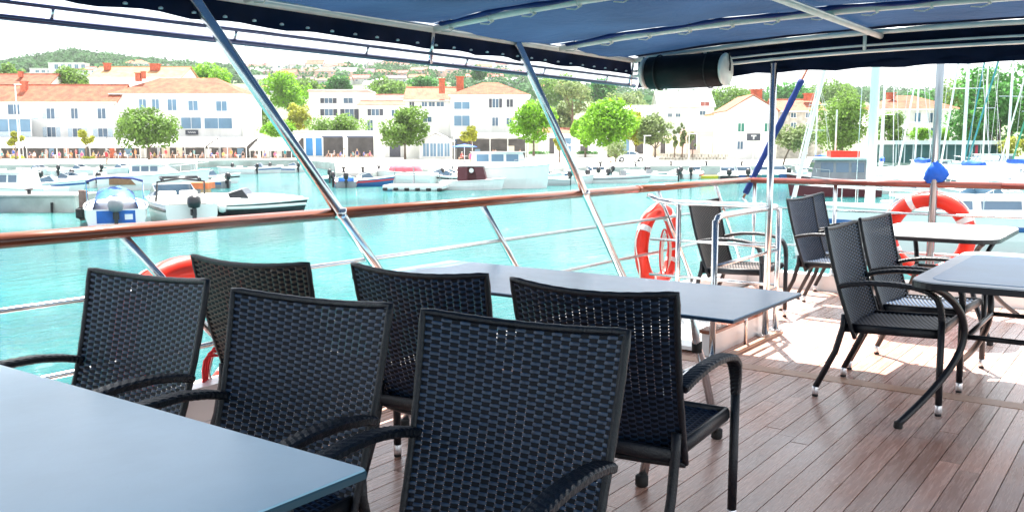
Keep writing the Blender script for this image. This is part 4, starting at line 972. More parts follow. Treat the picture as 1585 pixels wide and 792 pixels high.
tree_px('sparse_tree', 'bare twiggy bush on the quay left of the white car', 953, 222, 250, 112, 34, 8, M['leaf_grey'], leafn=600, leafs=.25)
for k, x in enumerate((833, 909)):
    c = PZ(x, 244, QUAY); t = thing('planter', ('left' if k == 0 else 'right')+' long stone planter filled with low dark shrubs on the quay', 'planter', c, VIEW_RZ, 'planters on the quay')
    MB().box(-2.0,2.0,-.5,.5,0,.55).build('trough', M['wall_g'], t); MB().box(-2.08,2.08,-.58,.58,.551,.62).build('rim', M['wall_g'], t)
    cl = [((random.uniform(-1.7,1.7),random.uniform(-.3,.3),.85),(.6,.45,.38)) for _ in range(10)]
    link('shrubs', leaf_mesh('shrubs', leaves(cl, 700, .25)), M['leaf_dark'], t)
for k, x in enumerate((27, 137)):
    c = PZ(x, 247.5, QUAY); t = thing('flower_bed', 'low clipped green bed under the ' + ('small tree before the glass veranda','small tree between the awnings')[k], 'plant bed', c, VIEW_RZ, 'clipped beds')
    MB().box(-1.05,1.05,-.45,.45,0,.18).build('kerb', M['wall_g'], t)
    link('shrubs', leaf_mesh('shrubs', leaves([((q*.35-.7,0,.35),(.4,.4,.26)) for q in range(5)], 260, .2)), M['leaf_yellow'], t)

# ------------------------------------------------------------------ stone wall, lamp posts, signs, car, people
wl = thing('retaining_wall', 'low rough stone wall behind the white car', 'wall', PZ(1072, 248, QUAY), VIEW_RZ)
for i in range(20):
    for j in range(2):
        w = .47; x = -5.2+i*.52+(.26 if j else 0); MB().bevbox(x+random.uniform(0,.02),x+w,-.25-random.uniform(0,.06),.3,j*.46+.0,j*.46+.44,.05).build('stone', M['stone'], wl)
MB().box(-5.3,5.6,-.3,.35,.93,1.02).build('coping', M['stone'], wl)
sp = thing('street_sign', 'grey sign panel on a thin post before the gable-fronted house', 'sign', PZ(1165, 254, QUAY), VIEW_RZ)
k_ = depth(254, QUAY)/1430
MB().tube([(0,0,0),(0,0,46*k_)], .045, 6).build('post', M['wall_g'], sp)
bd = MB().box(-10.5*k_,10.5*k_,-.09,-.046,36*k_,47*k_).build('panel', M['shut_d'], sp)
MB().box(-4*k_,4*k_,-.105,-.092,42.5*k_,44.5*k_).box(-1*k_,1*k_,-.106,-.0925,38*k_,42.4*k_).build('mark', M['frame_w'], bd)
for k, (x, yt, yb, lb) in enumerate(((31,133,252,'tall white lamp post in front of the far left house'),(89,218,250,'thin grey pole by the second awning'),(997,211,255,'white lamp post with flat head right of the vivid green tree'),(1066,208,250,'thin lamp post before the brick building'),(1410,222,252,'small notice post in front of the green shed'))):
    c = PZ(x, yb, QUAY); s = depth(yb, QUAY)/1430; H = (yb-yt)*s
    t = thing('lamp_post', lb, 'lamp post', c, VIEW_RZ)
    MB().tube([(0,0,0),(0,0,H)], [.09,.06], 8).build('shaft', M['frame_w'] if k in (0,2) else M['wall_g'], t, True)
    MB().lathe([(.16,0),(.16,.25),(.1,.3)], (0,0,0), 10).build('foot', M['wall_g'], t)
    if k in (0,2,3): MB().box(-.1,.75,-.12,.12,H,H+.10).build('lamp_head', M['frame_w'], t)
    if k == 4: MB().box(-.45,.45,-.05,.05,H-.9,H).build('panel', M['wall_w'], t)
def car():
    c = PZ(976, 250.5, QUAY); t = thing('parked_car', 'white hatchback parked by the low stone wall', 'car', c, VIEW_RZ)
    prof = [(-2.05,.30),(-2.1,.65),(-2.0,.95),(-1.85,1.05),(-1.35,1.44),(.15,1.48),(.75,1.30),(1.15,1.0),(1.75,.88),(2.05,.72),(2.1,.35),(1.9,.22),(-1.9,.22)]
    b = MB().extr(prof, -.82, .82)
    b.build('body', M['white'], t)
    for sy, nm in ((-1,'n'),(1,'f')):
        for wx in (-1.3, 1.28):
            w = MB().lathe([(.12,-.1),(.31,-.1),(.33,-.06),(.33,.06),(.31,.1),(.12,.1)], (wx,sy*.76,.32), 18, 'y').build('wheel', M['rubber'], t, True)
            MB().lathe([(.02,-.113),(.19,-.112),(.2,.112),(.02,.113)], (wx,sy*.765,.32), 12, 'y').build('rim', M['alu'], w)
        MB().extr([(-1.25,1.02),(-1.05,1.34),(-.3,1.39),(-.3,1.02)], sy*.826-.004, sy*.826+.004).build('window', M['glass'], t)
        MB().extr([(-.24,1.02),(-.24,1.39),(.2,1.39),(.85,1.02)], sy*.826-.004, sy*.826+.004).build('window', M['glass'], t)
        MB().box(1.85,2.08,sy*.55-.2,sy*.55+.2,.62,.74).build('headlight', M['alu'], t)
    MB().add([(.80,-.7,1.30),(.80,.7,1.30),(1.18,.74,1.03),(1.18,-.74,1.03)], [(0,1,2,3)]).build('windscreen', M['glass'], t)
    return t
car()
# people: one skinned body each pose
def body_mesh(name, sit):
    J = {}
    if sit: V = [((0,0,.52),.15),((0,.02,.72),.14),((0,.03,.95),.16),((0,0,1.08),.06),((0,-.02,1.22),.10),((0,-.02,1.32),.07),
                 ((.2,.02,.98),.06),((.25,-.05,.72),.045),((.18,-.28,.70),.035),((-.2,.02,.98),.06),((-.25,-.05,.72),.045),((-.18,-.28,.70),.035),
                 ((.1,-.05,.50),.10),((.11,-.44,.50),.07),((.11,-.42,.08),.045),((.11,-.55,.04),.04),((-.1,-.05,.50),.10),((-.11,-.44,.50),.07),((-.11,-.42,.08),.045),((-.11,-.55,.04),.04)]
    else: V = [((0,0,.92),.15),((0,0,1.12),.14),((0,0,1.36),.16),((0,0,1.48),.06),((0,-.02,1.60),.10),((0,-.02,1.70),.07),
                 ((.21,0,1.39),.06),((.25,.02,1.10),.045),((.24,-.10,.84),.035),((-.21,0,1.39),.06),((-.26,.0,1.10),.045),((-.24,-.06,.84),.035),
                 ((.10,0,.86),.10),((.11,-.03,.48),.07),((.12,.04,.07),.045),((.12,-.12,.04),.04),((-.10,0,.86),.10),((-.12,.06,.48),.07),((-.12,.16,.07),.045),((-.12,.02,.04),.04)]
    E_ = [(0,1),(1,2),(2,3),(3,4),(4,5),(2,6),(6,7),(7,8),(2,9),(9,10),(10,11),(0,12),(12,13),(13,14),(14,15),(0,16),(16,17),(17,18),(18,19)]
    me = bpy.data.meshes.new(name); me.from_pydata([p for p, r in V], E_, []); o = bpy.data.objects.new(name, me); COL.objects.link(o)
    md = o.modifiers.new('s', 'SKIN'); o.modifiers.new('u', 'SUBSURF').levels = 1
    for i, (p, r) in enumerate(V): me.skin_vertices[0].data[i].radius = (r, r*.8); me.skin_vertices[0].data[i].use_root = (i == 0)
    dg = bpy.context.evaluated_depsgraph_get(); ev = o.evaluated_get(dg); m2 = bpy.data.meshes.new_from_object(ev); bpy.data.objects.remove(o)
    m2.name = name; return m2
SITM, STDM = body_mesh('body', True), body_mesh('body', False)
def garment(sit):
    b = MB(); z0, z1 = (.50, 1.02) if sit else (.88, 1.42)
    b.lathe([(.17,z0),(.175,z0+.1),(.17,z0+.25),(.205,z1-.1),(.20,z1-.04),(.09,z1+.02)], (0,.01,0), 12)
    b.v = [(x*1.08, y*.86, z) for x, y, z in b.v]; return b.mesh('shirt', True)
def hairm(sit):
    z = 1.27 if sit else 1.65
    return MB().lathe([(.06,z+.105),(.10,z+.07),(.118,z+.0),(.105,z-.05)][::-1], (0,.015,0), 10).mesh('hair', True)
SH = {True: garment(True), False: garment(False)}; HRm = {True: hairm(True), False: hairm(False)}
skin = mat('skin', (.52,.30,.22), .6); PCOL = {n: mat('shirt_'+n, c, .8) for n, c in dict(white=(.75,.75,.75), red=(.62,.05,.06), blue=(.05,.12,.45), navy=(.02,.03,.10), orange=(.7,.28,.08), grey=(.3,.3,.32), yellow=(.65,.5,.12), teal=(.05,.35,.38), black=(.02,.02,.02), pink=(.75,.10,.25)).items()}
HAIR = [mat('hair', c, .7) for c in ((.02,.015,.012),(.10,.05,.025),(.30,.22,.12),(.35,.34,.33))]
legs = {n: mat('trousers_'+n, c, .8) for n, c in dict(a=(.03,.04,.09), b=(.28,.25,.2), c=(.02,.02,.02)).items()}
def person(x, y, sit, colr, rz, label, group='people on the promenade', hz=0):
    p = PZ(x, y, QUAY); p.z += hz
    t = thing('person', label, 'person', p, VIEW_RZ+R(rz), group)
    bd = link('body', SITM if sit else STDM, skin, t); link('shirt', SH[sit], None, t)
    t.children[-1].data = t.children[-1].data
    for ch in t.children:
        if ch.name.startswith('shirt'):
            if not ch.data.materials: ch.data.materials.append(PCOL[colr])
            ch.material_slots[0].link = 'OBJECT'; ch.material_slots[0].material = PCOL[colr]
    hr = link('hair', HRm[sit], None, t)
    if not hr.data.materials: hr.data.materials.append(HAIR[0])
    hr.material_slots[0].link = 'OBJECT'; hr.material_slots[0].material = random.choice(HAIR)
    return t
cn = list(PCOL)
chm = MB(); chm.box(-.22,.22,-.22,.22,.40,.44); chm.box(-.22,.22,.19,.22,.44,.85)
for sx in (-1,1):
    for sy in (-1,1): chm.box(sx*.2-.02,sx*.2+.02,sy*.2-.02,sy*.2+.02,0,.40)
CHM = chm.mesh('cafe_chair')
tbm = MB().lathe([(.28,0),(.28,.03),(.04,.06),(.04,.70),(.42,.71),(.42,.74)], (0,0,0), 14).mesh('cafe_table'); tbm.materials.append(M['frame_w'])
chair_w = mat('cafe_chair_wood', (.30,.15,.09), .7)
CHM.materials.append(chair_w)
zones = [('the far left awning', -8, 34, 5), ('the second awning', 42, 132, 10), ('the third awning', 140, 216, 9), ('the fourth awning', 226, 316, 10), ('the fifth awning', 324, 380, 6), ('the sloping awning', 388, 450, 4), ('the restaurant blinds', 502, 578, 8), ('the two-chimney house awning', 706, 812, 6)]
for zi, (zn, x0, x1, n) in enumerate(zones):
    for i in range(n):
        x = x0+(x1-x0)*(i+.5)/n + random.uniform(-2,2); base_y = {6: 245.3, 7: 249.5}.get(zi, 246.6); y = base_y + random.uniform(-.7,.6)
        c = cn[(zi*3+i*7+i//3) % len(cn)]; sit = (i % 5 != 3)
        rz = random.choice((-90,-70,80,95,0,180,20))
        person(x, y, sit, c, rz, f'{ordw[i]} person from left under {zn}, {c} top, ' + ('seated' if sit else 'standing'))
        if sit:
            p = PZ(x, y, QUAY); o = link('cafe_chair', CHM); o.location = p; o.rotation_euler = (0,0,VIEW_RZ+R(rz)); tag(o, f'brown chair of the {ordw[i]} person from left under {zn}', 'chair', 'promenade chairs')
        if i % 2 == 0:
            p = PZ(x+4.2, y+.1, QUAY); o = link('cafe_table', tbm); o.location = p; tag(o, f'round pale table by the {ordw[i]} person from left under {zn}', 'table', 'promenade tables')
person(166, 254.5, False, 'red', 160, 'person in a red top walking in front of the third awning')
person(553, 249.5, False, 'navy', 30, 'person in a navy top walking before the low restaurant')
person(805, 251, False, 'blue', 180, 'person in blue standing left of the planter')
person(763, 253, False, 'orange', 120, 'person in an orange top behind the white cabin cruiser')
person(946, 252, False, 'black', 90, 'person in black beside the bare bush on the quay')
for k, (x, y) in enumerate(((556,244),(512,244.5),(545,245.5),(524,246),(568,245.5))):
    p = PZ(x, y, QUAY); o = link('cafe_chair', CHM); o.location = p; o.rotation_euler = (0,0,VIEW_RZ+k); tag(o, f'{ordw[k]} empty chair set out before the low restaurant', 'chair', 'promenade chairs')
t = thing('parasol', 'flat blue parasol on the quay behind the white cabin cruiser', 'parasol', PZ(719, 251, QUAY), VIEW_RZ)
MB().tube([(0,0,0),(0,0,2.1)], .04, 6).build('pole', M['frame_w'], t); MB().lathe([(1.7,2.0),(1.72,2.06),(.8,2.3),(.05,2.42)], (0,0,0), 8).build('canopy', M['blue_cloth'], t); MB().lathe([(.35,0),(.35,.1),(.05,.14)], (0,0,0), 12).build('base', M['wall_g'], t)
t = thing('deck_chair', 'teal lounge chair on the quay left of the glazed pavilion', 'lounge chair', PZ(648, 246, QUAY), VIEW_RZ)
MB().add([(-.9,-.3,.35),(.3,-.3,.35),(.9,-.3,.95),(.9,.3,.95),(.3,.3,.35),(-.9,.3,.35)], [(0,1,4,5),(1,2,3,4)]).build('sling', mat('teal_canvas', (.02,.22,.25), .7), t)
for sx in (-.8,.5):
    for sy in (-.3,.3): MB().tube([(sx,sy,0),(sx,sy,.36)], .025, 6).build('leg', M['frame_w'], t)
# ------------------------------------------------------------------ boats
M.update(hull_w=mat('boat_white', (.80,.80,.78), .25, var=.06, scale=1.0), hull_k=mat('boat_black', (.012,.014,.018), .2), hull_b=mat('boat_blue', (.01,.09,.28), .3), hull_t=mat('boat_teal', (.02,.22,.25), .35),
         hull_m=mat('boat_maroon', (.10,.012,.02), .4), hull_g=mat('boat_grey', (.24,.24,.26), .5, var=.2, scale=2), tarp=mat('blue_tarpaulin', (.015,.12,.42), .5, 0, .4, var=.35, scale=2.5, bump=.4, bscale=4),
         motor=mat('outboard_grey', (.22,.23,.25), .3), motor_k=mat('outboard_black', (.02,.02,.024), .3), red=mat('boat_red', (.55,.03,.04), .5), wood_b=mat('boat_wood', (.28,.13,.06), .5, var=.3, scale=6), yellow=mat('kayak_yellow', (.75,.62,.04), .4), rubber_g=mat('inflatable_grey', (.42,.43,.45), .5), green=mat('boat_green', (.02,.25,.16), .5), seat=mat('boat_seat', (.62,.60,.54), .7))
def hull_mesh(L, B, fb, bfb, full=.45, keel=.35, rake=.25):
    b = MB(); n = 14; k = 9; ws = []
    for i in range(n+1):
        u = i/n; w = B/2*(.90+.10*min(1,u/.3))*(1-max(0,(u-full)/(1-full))**2.1); w = max(w, .02); zs = fb+(bfb-fb)*u**2
        x = -L/2+L*u; sec = [(w,zs),(w*.985,zs*.45),(w*.90,-.02),(w*.55,-keel*.7),(0,-keel*(1-.6*u**3))]
        sec = sec + [(-p[0],p[1]) for p in sec[-2::-1]]
        for (yy, zz) in sec: b.v.append((x+rake*(zz/max(bfb,.1))*u**3, yy, zz))
        ws.append((x, w, zs))
    for i in range(n):
        for j in range(k-1): b.f.append((i*k+j, i*k+j+1, (i+1)*k+j+1, (i+1)*k+j))
    b.f.append(tuple(range(k))); b.f.append(tuple(n*k+j for j in range(k-1,-1,-1)))
    return b, ws
def boat(name, label, x, y, head, L, B, fb=.6, bfb=.9, hm='hull_w', group='boats moored in the harbour', full=.45, cat='boat', deck_m='hull_w', stripe=None, well=True):
    t = thing(name, label, cat, PZ(x, y, WATER), VIEW_RZ+R(head), group)
    h, ws = hull_mesh(L, B, fb, bfb, full); ho = h.build('hull', M[hm], t)
    d = MB(); n = len(ws)
    for (xx, w, zs) in ws: d.v += [(xx,w*.93,zs-.04),(xx,-w*.93,zs-.04)]
    d.f = [(i*2,i*2+2,i*2+3,i*2+1) for i in range(n-1)]; d.build('deck', M[deck_m], t)
    for s in (-1,1):
        MB().tube([(xx+.25*(zs/bfb)*(i/(n-1))**3, s*w, zs) for i, (xx, w, zs) in enumerate(ws)], .045, 6).build('gunwale', M[deck_m], ho, True)
        if stripe: MB().tube([(xx+.25*(zs/bfb)*(i/(n-1))**3*.7, s*(w+.004), zs*.7) for i, (xx, w, zs) in enumerate(ws)], 1, 6, True, (.02,.07), (0,0,1)).build('stripe', M[stripe], ho)
    t['L'] = L; return t, ws
def outboard(t, L, yo=0, m='motor', k=1.0):
    x = -L/2-.18*k
    o = MB().lathe([(.10*k,.62),(.20*k,.66),(.24*k,.85),(.22*k,1.05),(.10*k,1.16)], (x,yo,.05), 12).build('outboard', M[m], t, True)
    MB().box(x-.08,x+.1,yo-.07,yo+.07,-.35,.68).build('outboard_leg', M['motor_k'], o)
    MB().box(x+.08,-L/2+.03,yo-.12,yo+.12,.35,.62).build('bracket', M['motor_k'], o)
def screen(t, x, w, z, h, m='glass'):
    q = MB().add([(x,-w,z),(x,w,z),(x-.35,w*.88,z+h),(x-.35,-w*.88,z+h),(x-.9,w,z),(x-.9,-w,z),(x-1.0,w*.9,z+h*.5),(x-1.0,-w*.9,z+h*.5)], [(0,1,2,3),(1,4,6,2),(0,3,7,5)]).build('windscreen', M[m], t)
    MB().tube([(x-1.0,-w*.9,z+h*.5),(x-.35,-w*.88,z+h),(x-.35,w*.88,z+h),(x-1.0,w*.9,z+h*.5)], .03, 6).build('screen_frame', M['chrome'], q)
def cabin(t, x0, x1, w, z0, z1, m='hull_w', wins=3, slope=.35, gm='glass'):
    c = MB().add([(x0,-w,z0),(x1,-w*.86,z0),(x1,w*.86,z0),(x0,w,z0),(x0+.1,-w*.86,z1),(x1-slope,-w*.74,z1),(x1-slope,w*.74,z1),(x0+.1,w*.86,z1)],
             [(0,1,5,4),(1,2,6,5),(2,3,7,6),(3,0,4,7),(4,5,6,7),(0,3,2,1)]).build('cabin', M[m], t)
    MB().box(x0-.05,x1-slope+.2,-w*.93,w*.93,z1+.001,z1+.07).build('cabin_roof', M['hull_w'], t)
    h = z1-z0
    for s in (-1,1):
        for k in range(wins):
            a = x0+.25+(x1-x0-slope-.4)*k/wins; bq = a+(x1-x0-slope-.4)/wins*.82
            f = lambda xx, zz: (xx, s*(w*(1-.14*(zz-z0)/h)*(1-.14*(xx-x0)/(x1-x0))+.012), zz)
            MB().add([f(a,z0+h*.42),f(bq,z0+h*.42),f(bq,z0+h*.88),f(a,z0+h*.88)], [(0,1,2,3)]).build('window', M[gm], c)
    for k in (-1,1):
        e = .015
        fx = lambda zz: x1-slope*(zz-z0)/h+e
        MB().add([(fx(z0+h*.42),k*.05*w,z0+h*.42),(fx(z0+h*.42),k*.74*w,z0+h*.42),(fx(z0+h*.88),k*.68*w,z0+h*.88),(fx(z0+h*.88),k*.05*w,z0+h*.88)], [(0,1,2,3)]).build('windscreen', M[gm], c)
    return c
def pulpit(t, L, ws, z=.55):
    pts = [(ws[i][0]+.1, ws[i][1]*.9, ws[i][2]+z) for i in (8,10,12,13)]; pts = pts+[(L/2+.2,0,ws[-1][2]+z)]+[(x,-y,q) for x,y,q in pts[::-1]]
    o = MB().tube(pts, .02, 6).build('pulpit', M['chrome'], t, True)
    for i in (8,10,12):
        for s in (-1,1): MB().tube([(ws[i][0]+.1,s*ws[i][1]*.9,ws[i][2]-.03),(ws[i][0]+.1,s*ws[i][1]*.9,ws[i][2]+z)], .016, 5).build('stanchion', M['chrome'], o)
def seats(t, L, B, z):
    MB().bevbox(-L*.42,-L*.32,-B*.36,B*.36,z-.05,z+.32,.05).build('rear_bench', M['seat'], t); MB().bevbox(-L*.10,-L*.02,-B*.34,-.1,z-.05,z+.42,.05).build('helm_seat', M['seat'], t); MB().bevbox(-L*.10,-L*.02,.1,B*.34,z-.05,z+.42,.05).build('helm_seat', M['seat'], t)
# near group by the concrete jetty
t, ws = boat('motorboat', 'white motorboat with bright blue tarpaulin and dark bimini bar, stern towards the viewer', 181, 344, 113, 6.0, 2.45, .75, 1.0, group='boats by the jetty')
b = MB(); ny = 10
for i in range(9):
    for j in range(ny+1):
        u, w = i/8, j/ny; b.v.append((-2.6+3.6*u, (w-.5)*1.75, .72+.85*math.sin(math.pi*min(1,max(0,w)))**.28*(.35+.65*math.sin(math.pi*(u*.8+.15)))+.05*math.sin(i*2+j*1.5)))
b.f = [(i*(ny+1)+j,(i+1)*(ny+1)+j,(i+1)*(ny+1)+j+1,i*(ny+1)+j+1) for i in range(8) for j in range(ny)]; b.build('tarpaulin', M['tarp'], t, True)
MB().box(-3.012,-2.96,-.72,.72,.20,.70).build('transom_panel', M['tarp'], t)
MB().box(-3.03,-3.013,-.62,-.32,.33,.55).build('number_plate', M['hull_w'], t)
o = MB().tube([(-1.2,-1.1,1.80),(-1.2,-.7,1.93),(-1.2,0,1.98),(-1.2,.7,1.93),(-1.2,1.1,1.80)], 1, 8, True, (.22,.05), (0,0,1)).build('bimini', M['blue_cloth2'], t, True)
for s in (-1,1): MB().tube([(-.6,s*1.1,.85),(-1.2,s*1.1,1.80)], .02, 6).build('bimini_leg', M['chrome'], o)
MB().box(-3.45,-3.02,-1.05,-.32,.05,.13).box(-3.45,-3.02,.32,1.05,.05,.13).build('swim_platform', M['hull_b'], t); outboard(t, 6.0, 0, 'motor', 1.25)
t, ws = boat('motorboat', 'white open motorboat with black arch and dark outboard, left of the black speedboat', 274, 338, 122, 6.0, 2.4, .8, 1.1, group='boats by the jetty', stripe='hull_k')
screen(t, 1.2, .95, 1.0, .55); seats(t, 6.4, 2.4, .85); outboard(t, 6.4, 0, 'motor_k', 1.2)
o = MB().tube([(-.9,-1.05,.85),(-1.1,-1.0,1.7),(-1.15,0,1.85),(-1.1,1.0,1.7),(-.9,1.05,.85)], .05, 8).build('arch', M['hull_k'], t, True)
MB().tube([(-1.2,-.8,1.80),(-.6,-.8,1.88),(-.6,.8,1.88),(-1.2,.8,1.80)], .07, 6).build('folded_bimini', M['hull_k'], o, True)
t, ws = boat('speedboat', 'sleek black and white speedboat with round white fenders pointing right', 385, 331, 4, 5.2, 2.2, .48, .72, 'hull_k', group='boats by the jetty', stripe='hull_w')
b = MB()
for (xx, w, zs) in ws: b.v += [(xx+.1,w*.99,zs+.01),(xx,w*.55,zs+.34*math.sin(math.pi*min(1,max(0,(xx+2.8)/5.6)))+.08),(xx,-w*.55,zs+.34*math.sin(math.pi*min(1,max(0,(xx+2.8)/5.6)))+.08),(xx+.1,-w*.99,zs+.01)]
b.f = [(i*4+j,(i+1)*4+j,(i+1)*4+j+1,i*4+j+1) for i in range(len(ws)-1) for j in range(3)]; b.build('foredeck', M['hull_w'], t, True)
screen(t, .2, .8, .82, .42, 'hull_k'); MB().bevbox(-2.4,-.9,-.8,.8,.6,.98,.08).build('cockpit_cover', M['hull_w'], t); outboard(t, 5.6, 0, 'motor_k')
for k, x in enumerate((-2.3,-1.35,-.95)):
    MB().lathe([(.03,-.24),(.16,-.18),(.19,0),(.16,.18),(.03,.24)], (x,-1.22,.38), 12).build('fender', M['hull_w'], t, True)
# jetty
jt = thing('jetty', 'low concrete jetty at the left with stained front and mooring fittings', 'jetty', PZ(20, 329, WATER), VIEW_RZ)
MB().bevbox(-9,3.1,0,2.6,-.8,.78,.05).build('wall', mat('jetty_concrete', (.46,.47,.43), .85, var=.35, scale=.9, bump=.4, bscale=3), jt)
MB().box(-9,3.1,-.06,2.65,.781,.88).build('cap', M['paving'], jt)
for x in (-3.0,2.0,-6):
    o = MB().tube([(x,-.1,.5),(x,-.14,-.2)], .07, 6).build('ladder_fender', M['rubber'], jt)
o = MB().lathe([(.1,.88),(.1,1.05),(.2,1.1),(.2,1.16)], (.6,.5,0), 10).build('bollard', M['motor_k'], jt)
for (x, yb, w, h, m_, lb, nm) in ((131,318,11,28,'wood_b','brown wooden mooring post at the end of the jetty','mooring_post'),):
    c = PZ(x, yb+22, WATER); s = depth(yb+22, WATER)/1430
    t = thing(nm, lb, 'post', c, VIEW_RZ); MB().bevbox(-w*s/2,w*s/2,-.15,.15,-.8,46*s,.03).build('post', mat('weathered_wood', (.22,.13,.11), .8, var=.3, scale=3), t); MB().lathe([(.05,.05),(.2,.12),(.2,.5),(.05,.58)], (0,-.36,0), 10).build('tyre', M['rubber'], t)
kb = thing('kiosk_box', 'small orange-roofed wooden service box on the dock behind the motorboats', 'kiosk', PZ(303, 326, WATER), VIEW_RZ)
MB().box(-1.0,.75,0,1.2,-.8,.55).build('dock', M['quay_wall'], kb); MB().box(-.62,.25,.1,1.0,.551,1.10).build('cabinet', M['hull_g'], kb)
MB().box(-.72,.68,.0,1.1,1.101,1.42).build('roof', mat('orange_board', (.62,.17,.06), .7, var=.25, scale=3), kb); MB().box(.26,.66,.1,.5,.551,1.10).build('post', mat('tan_board', (.45,.30,.16), .7), kb)
# floating dock row, left
t, ws = boat('cabin_boat', 'white cabin boat cropped by the left edge behind the jetty', 12, 312, 170, 6.5, 2.5, .8, 1.2, group='boats by the jetty'); cabin(t, -1.6, 1.2, .95, .8, 1.7); pulpit(t, 6.5, ws)
t, ws = boat('work_boat', 'dark blue-grey boat stern at the left edge beside the jetty', -52, 336, 110, 5.0, 2.3, 1.05, 1.3, 'hull_b', group='boats by the jetty'); cabin(t, -1.0, 1.2, .8, 1.0, 2.0)
t, ws = boat('yacht', 'large white motor yacht with brown bow panel moored behind the motorboats', 240, 293, 8, 7.6, 2.7, 1.0, 1.5, group='boats by the jetty'); cabin(t, -1.6, 2.0, 1.0, 1.05, 1.85, slope=1.3); pulpit(t, 7.6, ws)
o = MB().add([(-2.9,-1.37,.4),(-1.0,-1.37,.4),(-1.5,-1.36,.95),(-2.9,-1.36,.95)], [(0,1,2,3)]).build('brown_panel', M['wood_b'], t)
for k, (x, y, h, L, m_) in enumerate(((35,273,20,5.0,'hull_w'),(64,272,160,4.6,'hull_w'),(98,271,15,5.2,'hull_w'),(128,271,170,4.4,'hull_w'),(160,270,10,5.2,'hull_w'),(192,269,168,4.6,'hull_t'))):
    t, ws = boat('small_boat', f'{ordw[k]} small white boat from the left in the row along the far left quay' if m_ == 'hull_w' else 'small teal boat at the right end of the row along the far left quay', x, y, h, L, 1.9, .55, .8, m_, group='small boats along the left quay'); seats(t, L, 1.9, .5); outboard(t, L, 0, 'motor_k', .9)
    if k % 2: screen(t, .8, .7, .7, .45)
for k, (x, y, h, L, m_, lb) in enumerate(((70,297,15,5.0,'hull_w','white open boat lying just behind the jetty'),(112,290,165,4.6,'hull_w','white runabout with small screen behind the mooring post'),(165,283,8,5.4,'hull_w','white boat with cream seats left of the large motor yacht'),(305,291,172,4.8,'hull_g','grey boat behind the orange-roofed service box'),(322,284,20,5.0,'hull_w','white runabout right of the motor yacht bow'),
        (20,285,168,5.2,'hull_w','white boat with outboard near the left edge'),(600,281,170,4.2,'hull_w','white skiff at the left end of the pontoon'),(702,284,160,4.4,'hull_w','white boat tucked behind the red cabin'),(850,276,10,4.6,'hull_w','white boat on the water left of the leaning post'),(915,274,168,4.2,'hull_w','pale dinghy close to the quay right of the leaning post'))):
    t, ws = boat('small_boat', lb, x, y, h, L, 1.9, .55, .85, m_, group='scattered small boats', stripe=('hull_b','hull_k',None)[k % 3]); seats(t, L, 1.9, .5); outboard(t, L, 0, 'motor_k', .95)
    if k % 3 != 2: screen(t, .8, .72, .72, .45)
    for q in (-.9, .5): MB().lathe([(.02,-.2),(.1,-.15),(.12,0),(.1,.15),(.02,.2)], (q,-1.0,.3), 8).build('fender', M['rubber_g'], t, True)
for k, (x, y) in enumerate(((536,289),(563,288.5),(590,279.5),(612,277),(652,277),(690,278.5),(715,280),(838,280),(866,279),(893,277.5),(926,276.5),(985,276),(1050,275.5),(1075,276))):
    L = random.uniform(3.6,5.0); m_ = random.choice(('hull_w','hull_w','hull_w','hull_g','hull_b'))
    t, ws = boat('small_boat', f'{ordw[k]} boat from left in the packed row along the middle quay', x, y, random.choice((70,85,100,110,20,165)), L, 1.75, .5, .8, m_, group='packed row along the middle quay', stripe=random.choice((None,'hull_b','red'))); outboard(t, L, 0, 'motor_k', .9)
    if k % 3 == 0: MB().bevbox(-L*.35,L*.2,-.62,.62,.45,.78,.06).build('cover', M[random.choice(('tarp','hull_w','seat'))], t)
    elif k % 3 == 1: screen(t, .7, .65, .7, .45); seats(t, L, 1.75, .45)
    else: seats(t, L, 1.75, .45); o = MB().tube([(.2,-.75,.5),(.2,-.7,1.5),(.2,.7,1.5),(.2,.75,.5)], .03, 6).build('frame', M['chrome'], t)
for k, x in enumerate((530,560,585,640,700,760,820,885,930,985,1040,1095,1150)):
    i_ = max(q for q in range(len(edge_px)-1) if edge_px[q][0] <= x); (xa, ya), (xb, yb) = edge_px[i_], edge_px[i_+1]
    p = PZ(x, ya+(yb-ya)*(x-xa)/(xb-xa), WATER)+AWAY*.7; p.z = QUAY
    t = thing('bollard', f'{ordw[k]} bollard from left along the edge of the middle quay', 'bollard', p, 0, 'bollards on the quay')
    MB().lathe([(.17,0),(.17,.05),(.11,.1),(.11,.34),(.2,.40),(.2,.46),(.08,.52)], (0,0,0), 10).build('body', M['motor_k'], t, True); MB().lathe([(.24,0),(.24,.03)], (0,0,0), 10).build('base', M['hull_g'], t)
pn = thing('floating_dock', 'pale floating walkway behind the jetty', 'dock', PZ(100, 285, WATER), VIEW_RZ); MB().box(-7,5,0,2,-.2,.45).build('float', M['quay_wall'], pn); MB().box(-7.05,5.05,-.05,2.05,.451,.55).build('planking', M['paving'], pn)
for x in (-3,2.2): MB().lathe([(.12,.55),(.12,1.2),(.2,1.25),(.2,1.4)], (x,1,0), 10).build('pedestal', M['hull_w'], pn)
for k, (x, y, h, L) in enumerate(((368,269,175,4.4),(398,268,5,5.4),(430,267,172,5.0),(450,266.5,8,4.6))):
    t, ws = boat('small_boat', f'{ordw[k]} small boat from the left in the far row behind the black speedboat', x, y, h, L, 1.8, .55, .8, group='small boats behind the speedboat', stripe='hull_b' if k in (1,2) else None); outboard(t, L, 0, 'motor_k', .9)
    if k in (1,3): screen(t, .8, .7, .7, .5)
    else: seats(t, L, 1.8, .5)
t, ws = boat('dinghy', 'teal rowing dinghy beside the corner of the quay block', 511, 282, 100, 3.0, 1.4, .4, .55, 'hull_t', group='dinghies'); outboard(t, 3.0, 0, 'motor_k', .8)
